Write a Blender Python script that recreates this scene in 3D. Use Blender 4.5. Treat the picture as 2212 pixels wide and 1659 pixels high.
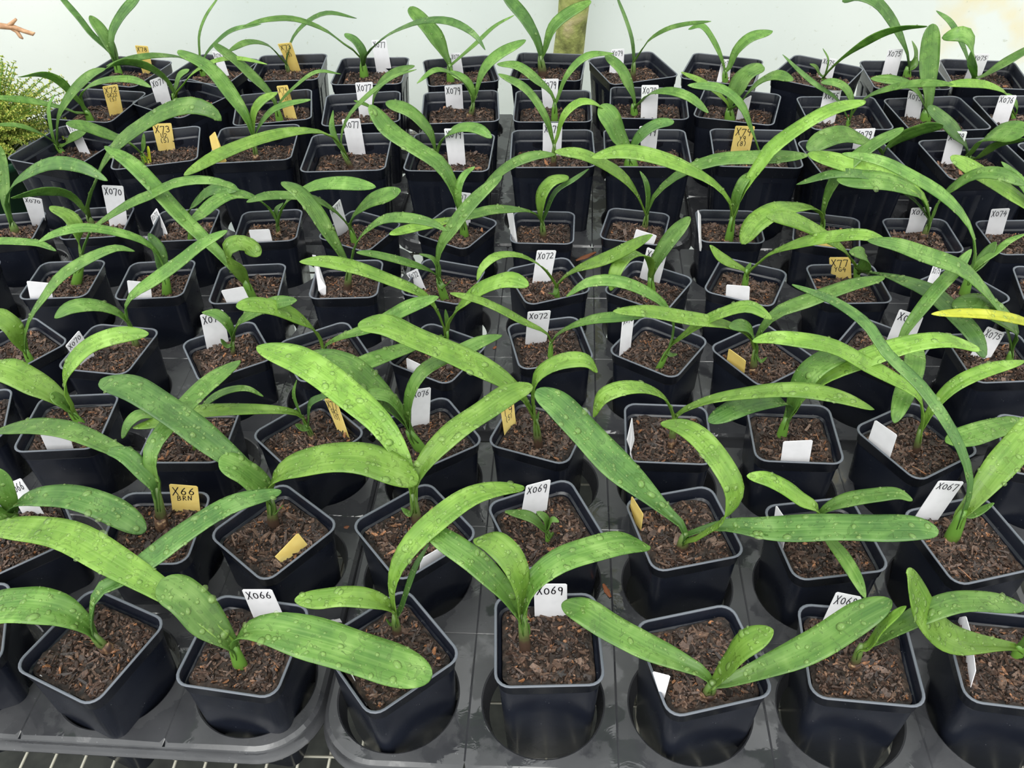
import bpy, bmesh, math, random
from mathutils import Vector, Matrix
PI = math.pi
S = 0.01                       # every length below is in centimetres
C = bpy.context.scene.collection
for o in list(bpy.data.objects): bpy.data.objects.remove(o)
sc = bpy.context.scene

# ---------------------------------------------------------------- camera
cam_d = bpy.data.cameras.new('camera'); cam = bpy.data.objects.new('camera', cam_d); C.objects.link(cam)
pitch, roll = math.radians(40.809), math.radians(-1.687)
fwd = Vector((0, math.cos(pitch), -math.sin(pitch))); up0 = Vector((0, math.sin(pitch), math.cos(pitch))); rt0 = Vector((1, 0, 0))
rt = math.cos(roll)*rt0 + math.sin(roll)*up0; up = -math.sin(roll)*rt0 + math.cos(roll)*up0
M = Matrix((rt, up, -fwd)).transposed().to_4x4(); M.translation = Vector((0, 0, 57.2526*S))
cam.matrix_world = M
cam_d.sensor_fit = 'HORIZONTAL'; cam_d.sensor_width = 36; cam_d.lens = 36*1889.6/2212; cam_d.clip_start = 0.01
sc.camera = cam

# ---------------------------------------------------------------- light and exposure
sc.view_settings.view_transform = 'Standard'; sc.view_settings.look = 'None'
sc.view_settings.gamma = 1; sc.view_settings.use_curve_mapping = False
sc.view_settings.exposure = 0.80
w = bpy.data.worlds.new('overcast_sky'); sc.world = w; w.use_nodes = True
nt = w.node_tree; nt.nodes.clear()
wo = nt.nodes.new('ShaderNodeOutputWorld'); bg = nt.nodes.new('ShaderNodeBackground'); nt.links.new(bg.outputs[0], wo.inputs[0])
tc = nt.nodes.new('ShaderNodeTexCoord'); sx = nt.nodes.new('ShaderNodeSeparateXYZ'); nt.links.new(tc.outputs['Generated'], sx.inputs[0])
rp = nt.nodes.new('ShaderNodeValToRGB'); nt.links.new(sx.outputs['Z'], rp.inputs[0]); nt.links.new(rp.outputs[0], bg.inputs[0])
rp.color_ramp.elements[0].position = 0.0; rp.color_ramp.elements[0].color = (.62, .64, .63, 1)
rp.color_ramp.elements[1].position = .85; rp.color_ramp.elements[1].color = (1.0, 1.03, 1.0, 1)
e = rp.color_ramp.elements.new(.3); e.color = (1.04, 1.06, 1.03, 1)
bg.inputs[1].default_value = 1.05
sd = bpy.data.lights.new('soft_fill_sun', 'SUN'); sun = bpy.data.objects.new('soft_fill_sun', sd); C.objects.link(sun)
sd.energy = 1.45; sd.angle = math.radians(50); sd.color = (1, .99, .95)
sun.rotation_euler = (math.radians(34), math.radians(-10), 0)     # added soft fill, high on the viewer's side, brightening upright leaves and tags

# ---------------------------------------------------------------- helpers
def mat(name, col=(.5, .5, .5), rough=.5, spec=.5, **k):
    m = bpy.data.materials.new(name); m.use_nodes = True
    b = m.node_tree.nodes['Principled BSDF']
    b.inputs['Base Color'].default_value = (*col, 1); b.inputs['Roughness'].default_value = rough
    b.inputs['Specular IOR Level'].default_value = spec
    for a, v in k.items(): b.inputs[a].default_value = v
    return m
def nn(m, t, **k):
    n = m.node_tree.nodes.new(t)
    for a, v in k.items():
        if hasattr(n, a): setattr(n, a, v)
        else: n.inputs[a].default_value = v
    return n
def lk(m, a, b): m.node_tree.links.new(a, b)
def ramp(m, fac, stops):
    r = m.node_tree.nodes.new('ShaderNodeValToRGB'); lk(m, fac, r.inputs[0])
    el = r.color_ramp.elements
    while len(el) < len(stops): el.new(.5)
    for x, (p, c) in zip(el, stops): x.position = p; x.color = (*c, 1)
    return r
def bump(m, h, strength, dist):
    b = nn(m, 'ShaderNodeBump'); b.inputs['Strength'].default_value = strength; b.inputs['Distance'].default_value = dist
    lk(m, h, b.inputs['Height']); return b
def P(m): return m.node_tree.nodes['Principled BSDF']
def OC(m): return nn(m, 'ShaderNodeTexCoord').outputs['Object']

def meshobj(name, verts, faces, m, parent=None, smooth=True, uvs=None, loc=None, rz=0, scale=S):
    me = bpy.data.meshes.new(name); me.from_pydata([(v[0]*scale, v[1]*scale, v[2]*scale) for v in verts], [], faces)
    me.materials.append(m)
    if uvs:
        ul = me.uv_layers.new(name='UVMap')
        for l in me.loops: ul.data[l.index].uv = uvs[l.vertex_index]
    if smooth: me.shade_smooth()
    me.update()
    o = bpy.data.objects.new(name, me); C.objects.link(o)
    if loc is not None: o.location = Vector(loc)*S
    o.rotation_euler.z = rz
    if parent: o.parent = parent
    return o
def tag(o, label=None, cat=None, group=None, kind=None):
    if label: o['label'] = label
    if cat: o['category'] = cat
    if group: o['group'] = group
    if kind: o['kind'] = kind
    return o
def thing(name, loc=(0, 0, 0), rz=0):
    o = bpy.data.objects.new(name, None); C.objects.link(o); o.empty_display_size = .02
    o.location = Vector(loc)*S; o.rotation_euler.z = rz
    return o
def rrect(hx, hy, r, n=5):
    out = []
    for cx, cy, a0 in ((hx-r, hy-r, 0), (-hx+r, hy-r, 90), (-hx+r, -hy+r, 180), (hx-r, -hy+r, 270)):
        for i in range(n+1):
            a = math.radians(a0+90*i/n); out.append((cx+r*math.cos(a), cy+r*math.sin(a)))
    return out
def tube(pts, rad, n=8, cap=True):
    pts = [Vector(p) for p in pts]; V = []; F = []
    prev = None
    for i, p in enumerate(pts):
        t = (pts[min(i+1, len(pts)-1)]-pts[max(i-1, 0)]).normalized()
        if prev is None:
            a = Vector((0, 0, 1)) if abs(t.z) < .9 else Vector((1, 0, 0)); u = t.cross(a).normalized()
        else: u = (prev-t*prev.dot(t)).normalized()
        prev = u; v = t.cross(u)
        r = rad[i] if isinstance(rad, (list, tuple)) else rad
        for k in range(n):
            a = 2*PI*k/n; V.append(p+u*r*math.cos(a)+v*r*math.sin(a))
    for i in range(len(pts)-1):
        for k in range(n): F.append((i*n+k, i*n+(k+1) % n, (i+1)*n+(k+1) % n, (i+1)*n+k))
    if cap: F.append(tuple(range(n-1, -1, -1))); F.append(tuple((len(pts)-1)*n+k for k in range(n)))
    return V, F
def join(parts):
    V = []; F = []
    for v, f in parts:
        b = len(V); V += v; F += [tuple(i+b for i in q) for q in f]
    return V, F
def catmull(pts, n, ts=None):
    pts = [Vector(p) for p in pts]
    q = [pts[0]*2-pts[1]] + pts + [pts[-1]*2-pts[-2]]
    out = []
    for i in range(1, len(q)-2):
        a, b, c, d = q[i-1:i+3]
        t0 = 0; t1 = t0+max((b-a).length, 1e-3)**.5; t2 = t1+max((c-b).length, 1e-3)**.5; t3 = t2+max((d-c).length, 1e-3)**.5
        for k in range(10):
            t = t1+(t2-t1)*k/10
            A1 = a*((t1-t)/(t1-t0))+b*((t-t0)/(t1-t0)); A2 = b*((t2-t)/(t2-t1))+c*((t-t1)/(t2-t1)); A3 = c*((t3-t)/(t3-t2))+d*((t-t2)/(t3-t2))
            B1 = A1*((t2-t)/(t2-t0))+A2*((t-t0)/(t2-t0)); B2 = A2*((t3-t)/(t3-t1))+A3*((t-t1)/(t3-t1))
            out.append(B1*((t2-t)/(t2-t1))+B2*((t-t1)/(t2-t1)))
    out.append(q[-2])
    for _ in range(2):
        out = [out[0]]+[(out[i-1]+out[i]*2+out[i+1])/4 for i in range(1, len(out)-1)]+[out[-1]]
    L = [0]
    for i in range(1, len(out)): L.append(L[-1]+(out[i]-out[i-1]).length)
    res = []; j = 0
    for k in range(n+1):
        s = L[-1]*(ts[k] if ts else k/n)
        while j < len(L)-2 and L[j+1] < s: j += 1
        f = (s-L[j])/max(L[j+1]-L[j], 1e-6); res.append(out[j].lerp(out[j+1], min(max(f, 0), 1)))
    return res, L[-1]

# ---------------------------------------------------------------- materials
def plastic(name, c0, c1, rough, bs):
    m = mat(name, c0, rough, .5); oc = OC(m)
    n1 = nn(m, 'ShaderNodeTexNoise', Scale=22.0, Detail=4.0); lk(m, oc, n1.inputs['Vector'])
    r = ramp(m, n1.outputs[0], [(.35, c0), (.75, c1)])
    n3 = nn(m, 'ShaderNodeTexVoronoi', Scale=260.0); lk(m, oc, n3.inputs['Vector'])     # specks of grit
    sp = ramp(m, n3.outputs['Distance'], [(.0, (1, 1, 1)), (.13, (0, 0, 0))])
    rr = nn(m, 'ShaderNodeTexNoise', Scale=60.0); lk(m, oc, rr.inputs['Vector'])
    gate = nn(m, 'ShaderNodeMath', operation='GREATER_THAN'); lk(m, rr.outputs[0], gate.inputs[0]); gate.inputs[1].default_value = .6
    mu = nn(m, 'ShaderNodeMath', operation='MULTIPLY'); lk(m, sp.outputs[0], mu.inputs[0]); lk(m, gate.outputs[0], mu.inputs[1])
    mx = nn(m, 'ShaderNodeMixRGB'); lk(m, mu.outputs[0], mx.inputs[0]); lk(m, r.outputs[0], mx.inputs[1]); mx.inputs[2].default_value = (.16, .17, .18, 1)
    lk(m, mx.outputs[0], P(m).inputs['Base Color'])
    ro = nn(m, 'ShaderNodeMapRange'); lk(m, n1.outputs[0], ro.inputs[0]); ro.inputs[3].default_value = rough-.1; ro.inputs[4].default_value = rough+.12
    lk(m, ro.outputs[0], P(m).inputs['Roughness'])
    n2 = nn(m, 'ShaderNodeTexNoise', Scale=90.0, Detail=2.0); lk(m, oc, n2.inputs['Vector'])
    lk(m, bump(m, n2.outputs[0], bs, .001).outputs[0], P(m).inputs['Normal'])
    return m
M_pot = plastic('black_pot_plastic', (.0065, .008, .014), (.012, .0145, .023), .27, .12); P(M_pot).inputs['Specular IOR Level'].default_value = .45
# sky highlight along the rim, painted in as a paler colour
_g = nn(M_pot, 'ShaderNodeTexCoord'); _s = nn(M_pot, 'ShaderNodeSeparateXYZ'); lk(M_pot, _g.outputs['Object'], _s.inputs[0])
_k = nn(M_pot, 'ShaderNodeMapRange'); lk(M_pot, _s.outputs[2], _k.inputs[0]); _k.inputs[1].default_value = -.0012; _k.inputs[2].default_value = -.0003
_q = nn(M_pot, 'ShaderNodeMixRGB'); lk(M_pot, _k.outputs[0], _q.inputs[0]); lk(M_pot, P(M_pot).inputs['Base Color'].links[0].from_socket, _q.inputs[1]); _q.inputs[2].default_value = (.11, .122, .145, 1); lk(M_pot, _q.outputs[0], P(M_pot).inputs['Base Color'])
M_tray = plastic('wet_tray_plastic', (.028, .029, .033), (.052, .053, .058), .2, .5)
P(M_tray).inputs['Specular IOR Level'].default_value = .75
# the tray carries thin wet films: patches far smoother than the plastic between them
_n = nn(M_tray, 'ShaderNodeTexNoise', Scale=26.0, Detail=5.0); lk(M_tray, OC(M_tray), _n.inputs['Vector'])
_r = ramp(M_tray, _n.outputs[0], [(.47, (.06, .06, .06)), (.53, (.42, .42, .42))]); lk(M_tray, _r.outputs[0], P(M_tray).inputs['Roughness'])
_n2 = nn(M_tray, 'ShaderNodeTexNoise', Scale=45.0, Detail=3.0, Distortion=1.5); lk(M_tray, OC(M_tray), _n2.inputs['Vector'])
lk(M_tray, bump(M_tray, _n2.outputs[0], .12, .002).outputs[0], P(M_tray).inputs['Normal'])

def leafmat(name, dark, mid, pale):
    m = mat(name, mid, .38, .6); nt = m.node_tree
    uv = nn(m, 'ShaderNodeTexCoord').outputs['UV']; oi = nn(m, 'ShaderNodeObjectInfo')
    mp = nn(m, 'ShaderNodeMapping'); lk(m, uv, mp.inputs[0]); mp.inputs['Scale'].default_value = (4.2, .07, 1)
    ad = nn(m, 'ShaderNodeVectorMath', operation='ADD'); lk(m, mp.outputs[0], ad.inputs[0])
    cmb = nn(m, 'ShaderNodeCombineXYZ'); mm = nn(m, 'ShaderNodeMath', operation='MULTIPLY'); lk(m, oi.outputs['Random'], mm.inputs[0]); mm.inputs[1].default_value = 37
    lk(m, mm.outputs[0], cmb.inputs[2]); lk(m, cmb.outputs[0], ad.inputs[1])
    st = nn(m, 'ShaderNodeTexNoise', Scale=1.6, Detail=2.0); lk(m, ad.outputs[0], st.inputs['Vector'])          # veins along the blade
    ad2 = nn(m, 'ShaderNodeVectorMath', operation='ADD'); lk(m, uv, ad2.inputs[0]); lk(m, cmb.outputs[0], ad2.inputs[1])
    pt = nn(m, 'ShaderNodeTexNoise', Scale=.45, Detail=2.0, Distortion=.4); lk(m, ad2.outputs[0], pt.inputs['Vector'])     # broad mottling
    r1 = ramp(m, st.outputs[0], [(.25, dark), (.46, mid), (.72, pale)])
    r2 = ramp(m, pt.outputs[0], [(.38, dark), (.56, mid), (.72, pale)])
    mx = nn(m, 'ShaderNodeMixRGB'); mx.inputs[0].default_value = .6; lk(m, r1.outputs[0], mx.inputs[1]); lk(m, r2.outputs[0], mx.inputs[2])
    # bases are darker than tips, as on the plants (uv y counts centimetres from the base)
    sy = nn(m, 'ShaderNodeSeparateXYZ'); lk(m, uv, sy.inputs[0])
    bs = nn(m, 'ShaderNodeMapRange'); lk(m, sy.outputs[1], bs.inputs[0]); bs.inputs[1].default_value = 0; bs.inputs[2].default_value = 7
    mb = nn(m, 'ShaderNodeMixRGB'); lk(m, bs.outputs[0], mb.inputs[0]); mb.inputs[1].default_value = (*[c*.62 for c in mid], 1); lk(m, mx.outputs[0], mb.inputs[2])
    # wet blotches
    wt = nn(m, 'ShaderNodeTexNoise', Scale=1.15, Detail=1.5, Distortion=1.6); lk(m, ad2.outputs[0], wt.inputs['Vector'])
    wr = ramp(m, wt.outputs[0], [(.60, (0, 0, 0)), (.606, (.9, .9, .9)), (.618, (.8, .8, .8)), (.63, (.35, .35, .35))])
    mw = nn(m, 'ShaderNodeMixRGB'); lk(m, wr.outputs[0], mw.inputs[0]); lk(m, mb.outputs[0], mw.inputs[1]); mw.inputs[2].default_value = (*[c*.55 for c in mid], 1)
    hs = nn(m, 'ShaderNodeHueSaturation'); lk(m, mw.outputs[0], hs.inputs['Color'])
    vr = nn(m, 'ShaderNodeMapRange'); lk(m, oi.outputs['Random'], vr.inputs[0]); vr.inputs[3].default_value = .82; vr.inputs[4].default_value = 1.15
    lk(m, vr.outputs[0], hs.inputs['Value'])
    b = P(m); lk(m, hs.outputs[0], b.inputs['Base Color'])
    rg = ramp(m, wr.outputs[0], [(0, (.42, .42, .42)), (1, (.12, .12, .12))]); lk(m, rg.outputs[0], b.inputs['Roughness'])
    bm = bump(m, st.outputs[0], .3, .0004); lk(m, bm.outputs[0], b.inputs['Normal'])
    tr = nn(m, 'ShaderNodeBsdfTranslucent'); h2 = nn(m, 'ShaderNodeHueSaturation', Saturation=1.15, Value=1.25); lk(m, hs.outputs[0], h2.inputs['Color']); lk(m, h2.outputs[0], tr.inputs[0])
    ms = nn(m, 'ShaderNodeMixShader'); ms.inputs[0].default_value = .4
    out = nt.nodes['Material Output']; lk(m, b.outputs[0], ms.inputs[1]); lk(m, tr.outputs[0], ms.inputs[2]); lk(m, ms.outputs[0], out.inputs[0])
    return m
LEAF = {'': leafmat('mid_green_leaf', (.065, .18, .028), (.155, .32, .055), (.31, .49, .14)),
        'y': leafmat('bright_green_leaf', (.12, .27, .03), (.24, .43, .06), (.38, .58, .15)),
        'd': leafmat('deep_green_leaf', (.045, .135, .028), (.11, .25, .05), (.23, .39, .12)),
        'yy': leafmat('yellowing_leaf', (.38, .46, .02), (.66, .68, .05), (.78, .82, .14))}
def stemmat(name, lo, hi, z0, z1):
    m = mat(name, hi, .35, .5); g = nn(m, 'ShaderNodeTexCoord'); s = nn(m, 'ShaderNodeSeparateXYZ'); lk(m, g.outputs['Generated'], s.inputs[0])
    n = nn(m, 'ShaderNodeTexNoise', Scale=400.0, Detail=3.0); lk(m, g.outputs['Object'], n.inputs['Vector'])
    a = nn(m, 'ShaderNodeMath', operation='MULTIPLY_ADD'); lk(m, n.outputs[0], a.inputs[0]); a.inputs[1].default_value = .25; lk(m, s.outputs[2], a.inputs[2])
    r = ramp(m, a.outputs[0], [(z0, lo), (z1, hi)]); lk(m, r.outputs[0], P(m).inputs['Base Color']); return m
M_stem = stemmat('green_stem', (.08, .11, .02), (.10, .22, .03), .25, .5)
M_stemb = stemmat('brown_sheathed_stem', (.055, .032, .022), (.10, .17, .04), .5, .85)
M_sheath = mat('dry_papery_sheath', (.13, .07, .04), .7)
_n = nn(M_sheath, 'ShaderNodeTexNoise', Scale=220.0, Detail=4.0); lk(M_sheath, OC(M_sheath), _n.inputs['Vector'])
lk(M_sheath, ramp(M_sheath, _n.outputs[0], [(.4, (.035, .018, .013)), (.55, (.12, .06, .03)), (.68, (.36, .25, .14))]).outputs[0], P(M_sheath).inputs['Base Color'])

M_drop = bpy.data.materials.new('water'); M_drop.use_nodes = True
_t = M_drop.node_tree; _t.nodes.clear()
_o = _t.nodes.new('ShaderNodeOutputMaterial'); _a = _t.nodes.new('ShaderNodeBsdfTransparent'); _g = _t.nodes.new('ShaderNodeBsdfGlossy'); _m = _t.nodes.new('ShaderNodeMixShader'); _f = _t.nodes.new('ShaderNodeFresnel')
_a.inputs[0].default_value = (.97, 1, .90, 1); _g.inputs['Roughness'].default_value = .04; _f.inputs[0].default_value = 1.36
_w = _t.nodes.new('ShaderNodeLayerWeight'); _w.inputs[0].default_value = .35; _c = _t.nodes.new('ShaderNodeValToRGB')
_c.color_ramp.elements[0].color = (1, 1, .96, 1); _c.color_ramp.elements[0].position = .3; _c.color_ramp.elements[1].color = (.16, .36, .07, 1); _c.color_ramp.elements[1].position = .7
_t.links.new(_w.outputs['Facing'], _c.inputs[0]); _t.links.new(_c.outputs[0], _a.inputs[0])     # dark ring painted round each bead by facing angle, in place of refraction
_t.links.new(_f.outputs[0], _m.inputs[0]); _t.links.new(_g.outputs[0], _m.inputs[2]); _d = _t.nodes.new('ShaderNodeBsdfDiffuse'); _d.inputs[0].default_value = (.5, .8, .2, 1); _n = _t.nodes.new('ShaderNodeMixShader'); _n.inputs[0].default_value = .11  # bright green share paints in the light a bead would gather as a lens
_t.links.new(_a.outputs[0], _n.inputs[1]); _t.links.new(_d.outputs[0], _n.inputs[2]); _t.links.new(_n.outputs[0], _m.inputs[1]); _t.links.new(_m.outputs[0], _o.inputs[0])

M_soil = mat('wet_potting_soil', (.03, .02, .014), .75)
_n = nn(M_soil, 'ShaderNodeTexNoise', Scale=140.0, Detail=6.0); lk(M_soil, OC(M_soil), _n.inputs['Vector'])
_r = ramp(M_soil, _n.outputs[0], [(.35, (.006, .004, .003)), (.52, (.026, .016, .011)), (.72, (.09, .058, .040))]); lk(M_soil, _r.outputs[0], P(M_soil).inputs['Base Color'])
lk(M_soil, bump(M_soil, _n.outputs[0], 1.0, .004).outputs[0], P(M_soil).inputs['Normal'])
M_bark = mat('bark_chip', (.06, .035, .02), .55)
_g = nn(M_bark, 'ShaderNodeNewGeometry'); _r = ramp(M_bark, _g.outputs['Random Per Island'], [(0, (.010, .006, .005)), (.4, (.040, .022, .015)), (.75, (.095, .054, .038)), (.93, (.16, .10, .07)), (.98, (.30, .13, .055))])
_n = nn(M_bark, 'ShaderNodeTexNoise', Scale=500.0, Detail=3.0); lk(M_bark, OC(M_bark), _n.inputs['Vector'])
_x = nn(M_bark, 'ShaderNodeMixRGB', blend_type='MULTIPLY'); _x.inputs[0].default_value = .8; lk(M_bark, _r.outputs[0], _x.inputs[1]); lk(M_bark, ramp(M_bark, _n.outputs[0], [(.3, (.4, .4, .4)), (.7, (1.3, 1.3, 1.3))]).outputs[0], _x.inputs[2])
lk(M_bark, _x.outputs[0], P(M_bark).inputs['Base Color']); lk(M_bark, bump(M_bark, _n.outputs[0], .6, .001).outputs[0], P(M_bark).inputs['Normal'])

def tagmat(name, c, c2):
    m = mat(name, c, .35); n = nn(m, 'ShaderNodeTexNoise', Scale=120.0, Detail=4.0); lk(m, OC(m), n.inputs['Vector'])
    lk(m, ramp(m, n.outputs[0], [(.35, c2), (.55, c)]).outputs[0], P(m).inputs['Base Color'])
    P(m).inputs['Subsurface Weight'].default_value = 0
    tr = nn(m, 'ShaderNodeBsdfTranslucent'); tr.inputs[0].default_value = (*c, 1); ms = nn(m, 'ShaderNodeMixShader'); ms.inputs[0].default_value = .42
    lk(m, P(m).outputs[0], ms.inputs[1]); lk(m, tr.outputs[0], ms.inputs[2]); lk(m, ms.outputs[0], m.node_tree.nodes['Material Output'].inputs[0])
    return m
M_white = tagmat('white_tag_plastic', (.96, .95, .98), (.90, .89, .92)); M_gold = tagmat('gold_tag_plastic', (.94, .78, .30), (.88, .70, .24))
M_ink = mat('marker_ink', (.012, .012, .02), .4)
M_wire = mat('galvanised_wire', (.30, .29, .24), .45, .5, Metallic=.35)
M_frame = mat('bench_frame_metal', (.12, .12, .12), .5)
# ------------------------------------------------ measured positions (centimetres)
POTS={
'1a':(-32.3,37.8,-25.6),
'1b':(-20.7,37.4,-10.5),
'1c':(-9.7,36.6,36.9),
'1d':(2.1,37.1,-0.3),
'1e':(13.3,35.1,11.3),
'1f':(24.8,35.1,-7.7),
'1g':(35.5,34.3,-9.7),
'2a':(-42.4,49.2,34.4),
'2b':(-30.9,49.1,-1.7),
'2c':(-20.5,48.4,-41.7),
'2d':(-8.6,48.0,36.4),
'2e':(2.5,48.3,20.7),
'2f':(14.0,47.4,11.0),
'2g':(25.4,45.9,5.7),
'2h':(37.2,45.3,11.8),
'3a':(-53.5,63.3,15.5),
'3b':(-43.2,62.7,1.4),
'3c':(-30.7,60.6,-2.2),
'3d':(-19.4,60.0,42.9),
'3e':(-8.1,59.6,30.0),
'3f':(2.6,60.0,-22.5),
'3g':(14.4,58.7,-5.6),
'3h':(26.1,58.3,-5.6),
'3i':(37.0,56.9,26.7),
'3j':(48.3,55.2,-17.6),
'4a':(-53.2,75.0,-39.8),
'4b':(-42.9,74.1,-10.7),
'4c':(-30.1,73.2,28.4),
'4d':(-19.7,72.6,27.9),
'4e':(-7.7,71.8,-31.7),
'4f':(4.1,73.0,9.2),
'4g':(15.5,71.8,-36.7),
'4h':(26.0,70.0,31.0),
'4i':(38.4,70.4,-40.2),
'4j':(49.5,68.4,0.9),
'5a':(-52.9,87.8,1.0),
'5b':(-41.7,87.2,2.2),
'5c':(-30.5,85.8,1.8),
'5d':(-19.0,86.1,-0.5),
'5e':(-7.6,85.1,-20.2),
'5f':(4.5,84.6,18.0),
'5g':(16.0,83.0,-34.2),
'5h':(27.2,83.2,-27.1),
'5i':(38.6,82.2,-1.1),
'5j':(50.4,79.9,28.6),
'5k':(61.3,80.1,-14.1),
'5z':(-65.5,88.3,9.9),
'6z':(-64.6,100.1,6.6),
'6b':(-53.3,101.0,3.8),
'6c':(-41.7,99.7,1.4),
'6d':(-30.6,98.8,2.6),
'6e':(-18.7,97.1,-29.8),
'6f':(-6.4,97.0,-33.3),
'6g':(4.5,96.5,-5.4),
'6h':(16.1,96.1,-15.8),
'6i':(27.8,95.4,-5.7),
'6j':(39.5,93.7,-17.3),
'6k':(50.7,92.0,-4.0),
'6l':(62.0,90.9,-1.8),
'7a':(-61.1,115.1,-21.6),
'7b':(-48.2,114.2,11.9),
'7c':(-34.7,114.5,2.8),
'7d':(-21.4,111.0,-0.5),
'7e':(-7.4,110.1,-4.9),
'7f':(6.4,110.3,-2.8),
'7g':(19.0,109.6,-4.6),
'7h':(33.4,108.6,-7.1),
'7i':(45.4,105.0,4.7),
'7j':(61.0,103.8,1.4),
'7k':(73.9,102.6,5.8),
'8a':(-61.9,129.3,-11.7),
'8b':(-49.0,131.1,-34.1),
'8c':(-34.4,126.7,8.6),
'8d':(-21.0,125.3,4.1),
'8e':(-6.4,124.8,1.0),
'8f':(7.2,124.1,-3.8),
'8g':(21.3,124.2,-6.8),
'8h':(34.1,122.3,-19.8),
'8i':(48.4,118.8,-3.4),
'8j':(61.1,117.6,1.5),
'8k':(73.7,117.2,-2.7),
'9a':(-61.7,142.7,-17.4),
'9b':(-47.2,142.5,-18.0),
'9c':(-34.9,142.3,-0.2),
'9d':(-21.2,139.8,-2.6),
'9e':(-6.8,138.8,7.5),
'9f':(7.4,139.4,-9.2),
'9g':(20.6,137.9,15.0),
'9h':(34.6,136.2,-21.6),
'9i':(48.8,133.6,-36.0),
'9j':(61.7,131.8,-5.4),
'9k':(73.9,131.2,-10.0),
'1z':(-43.5,39.0,18),
'4k':(61.0,67.6,0),
}
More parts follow.
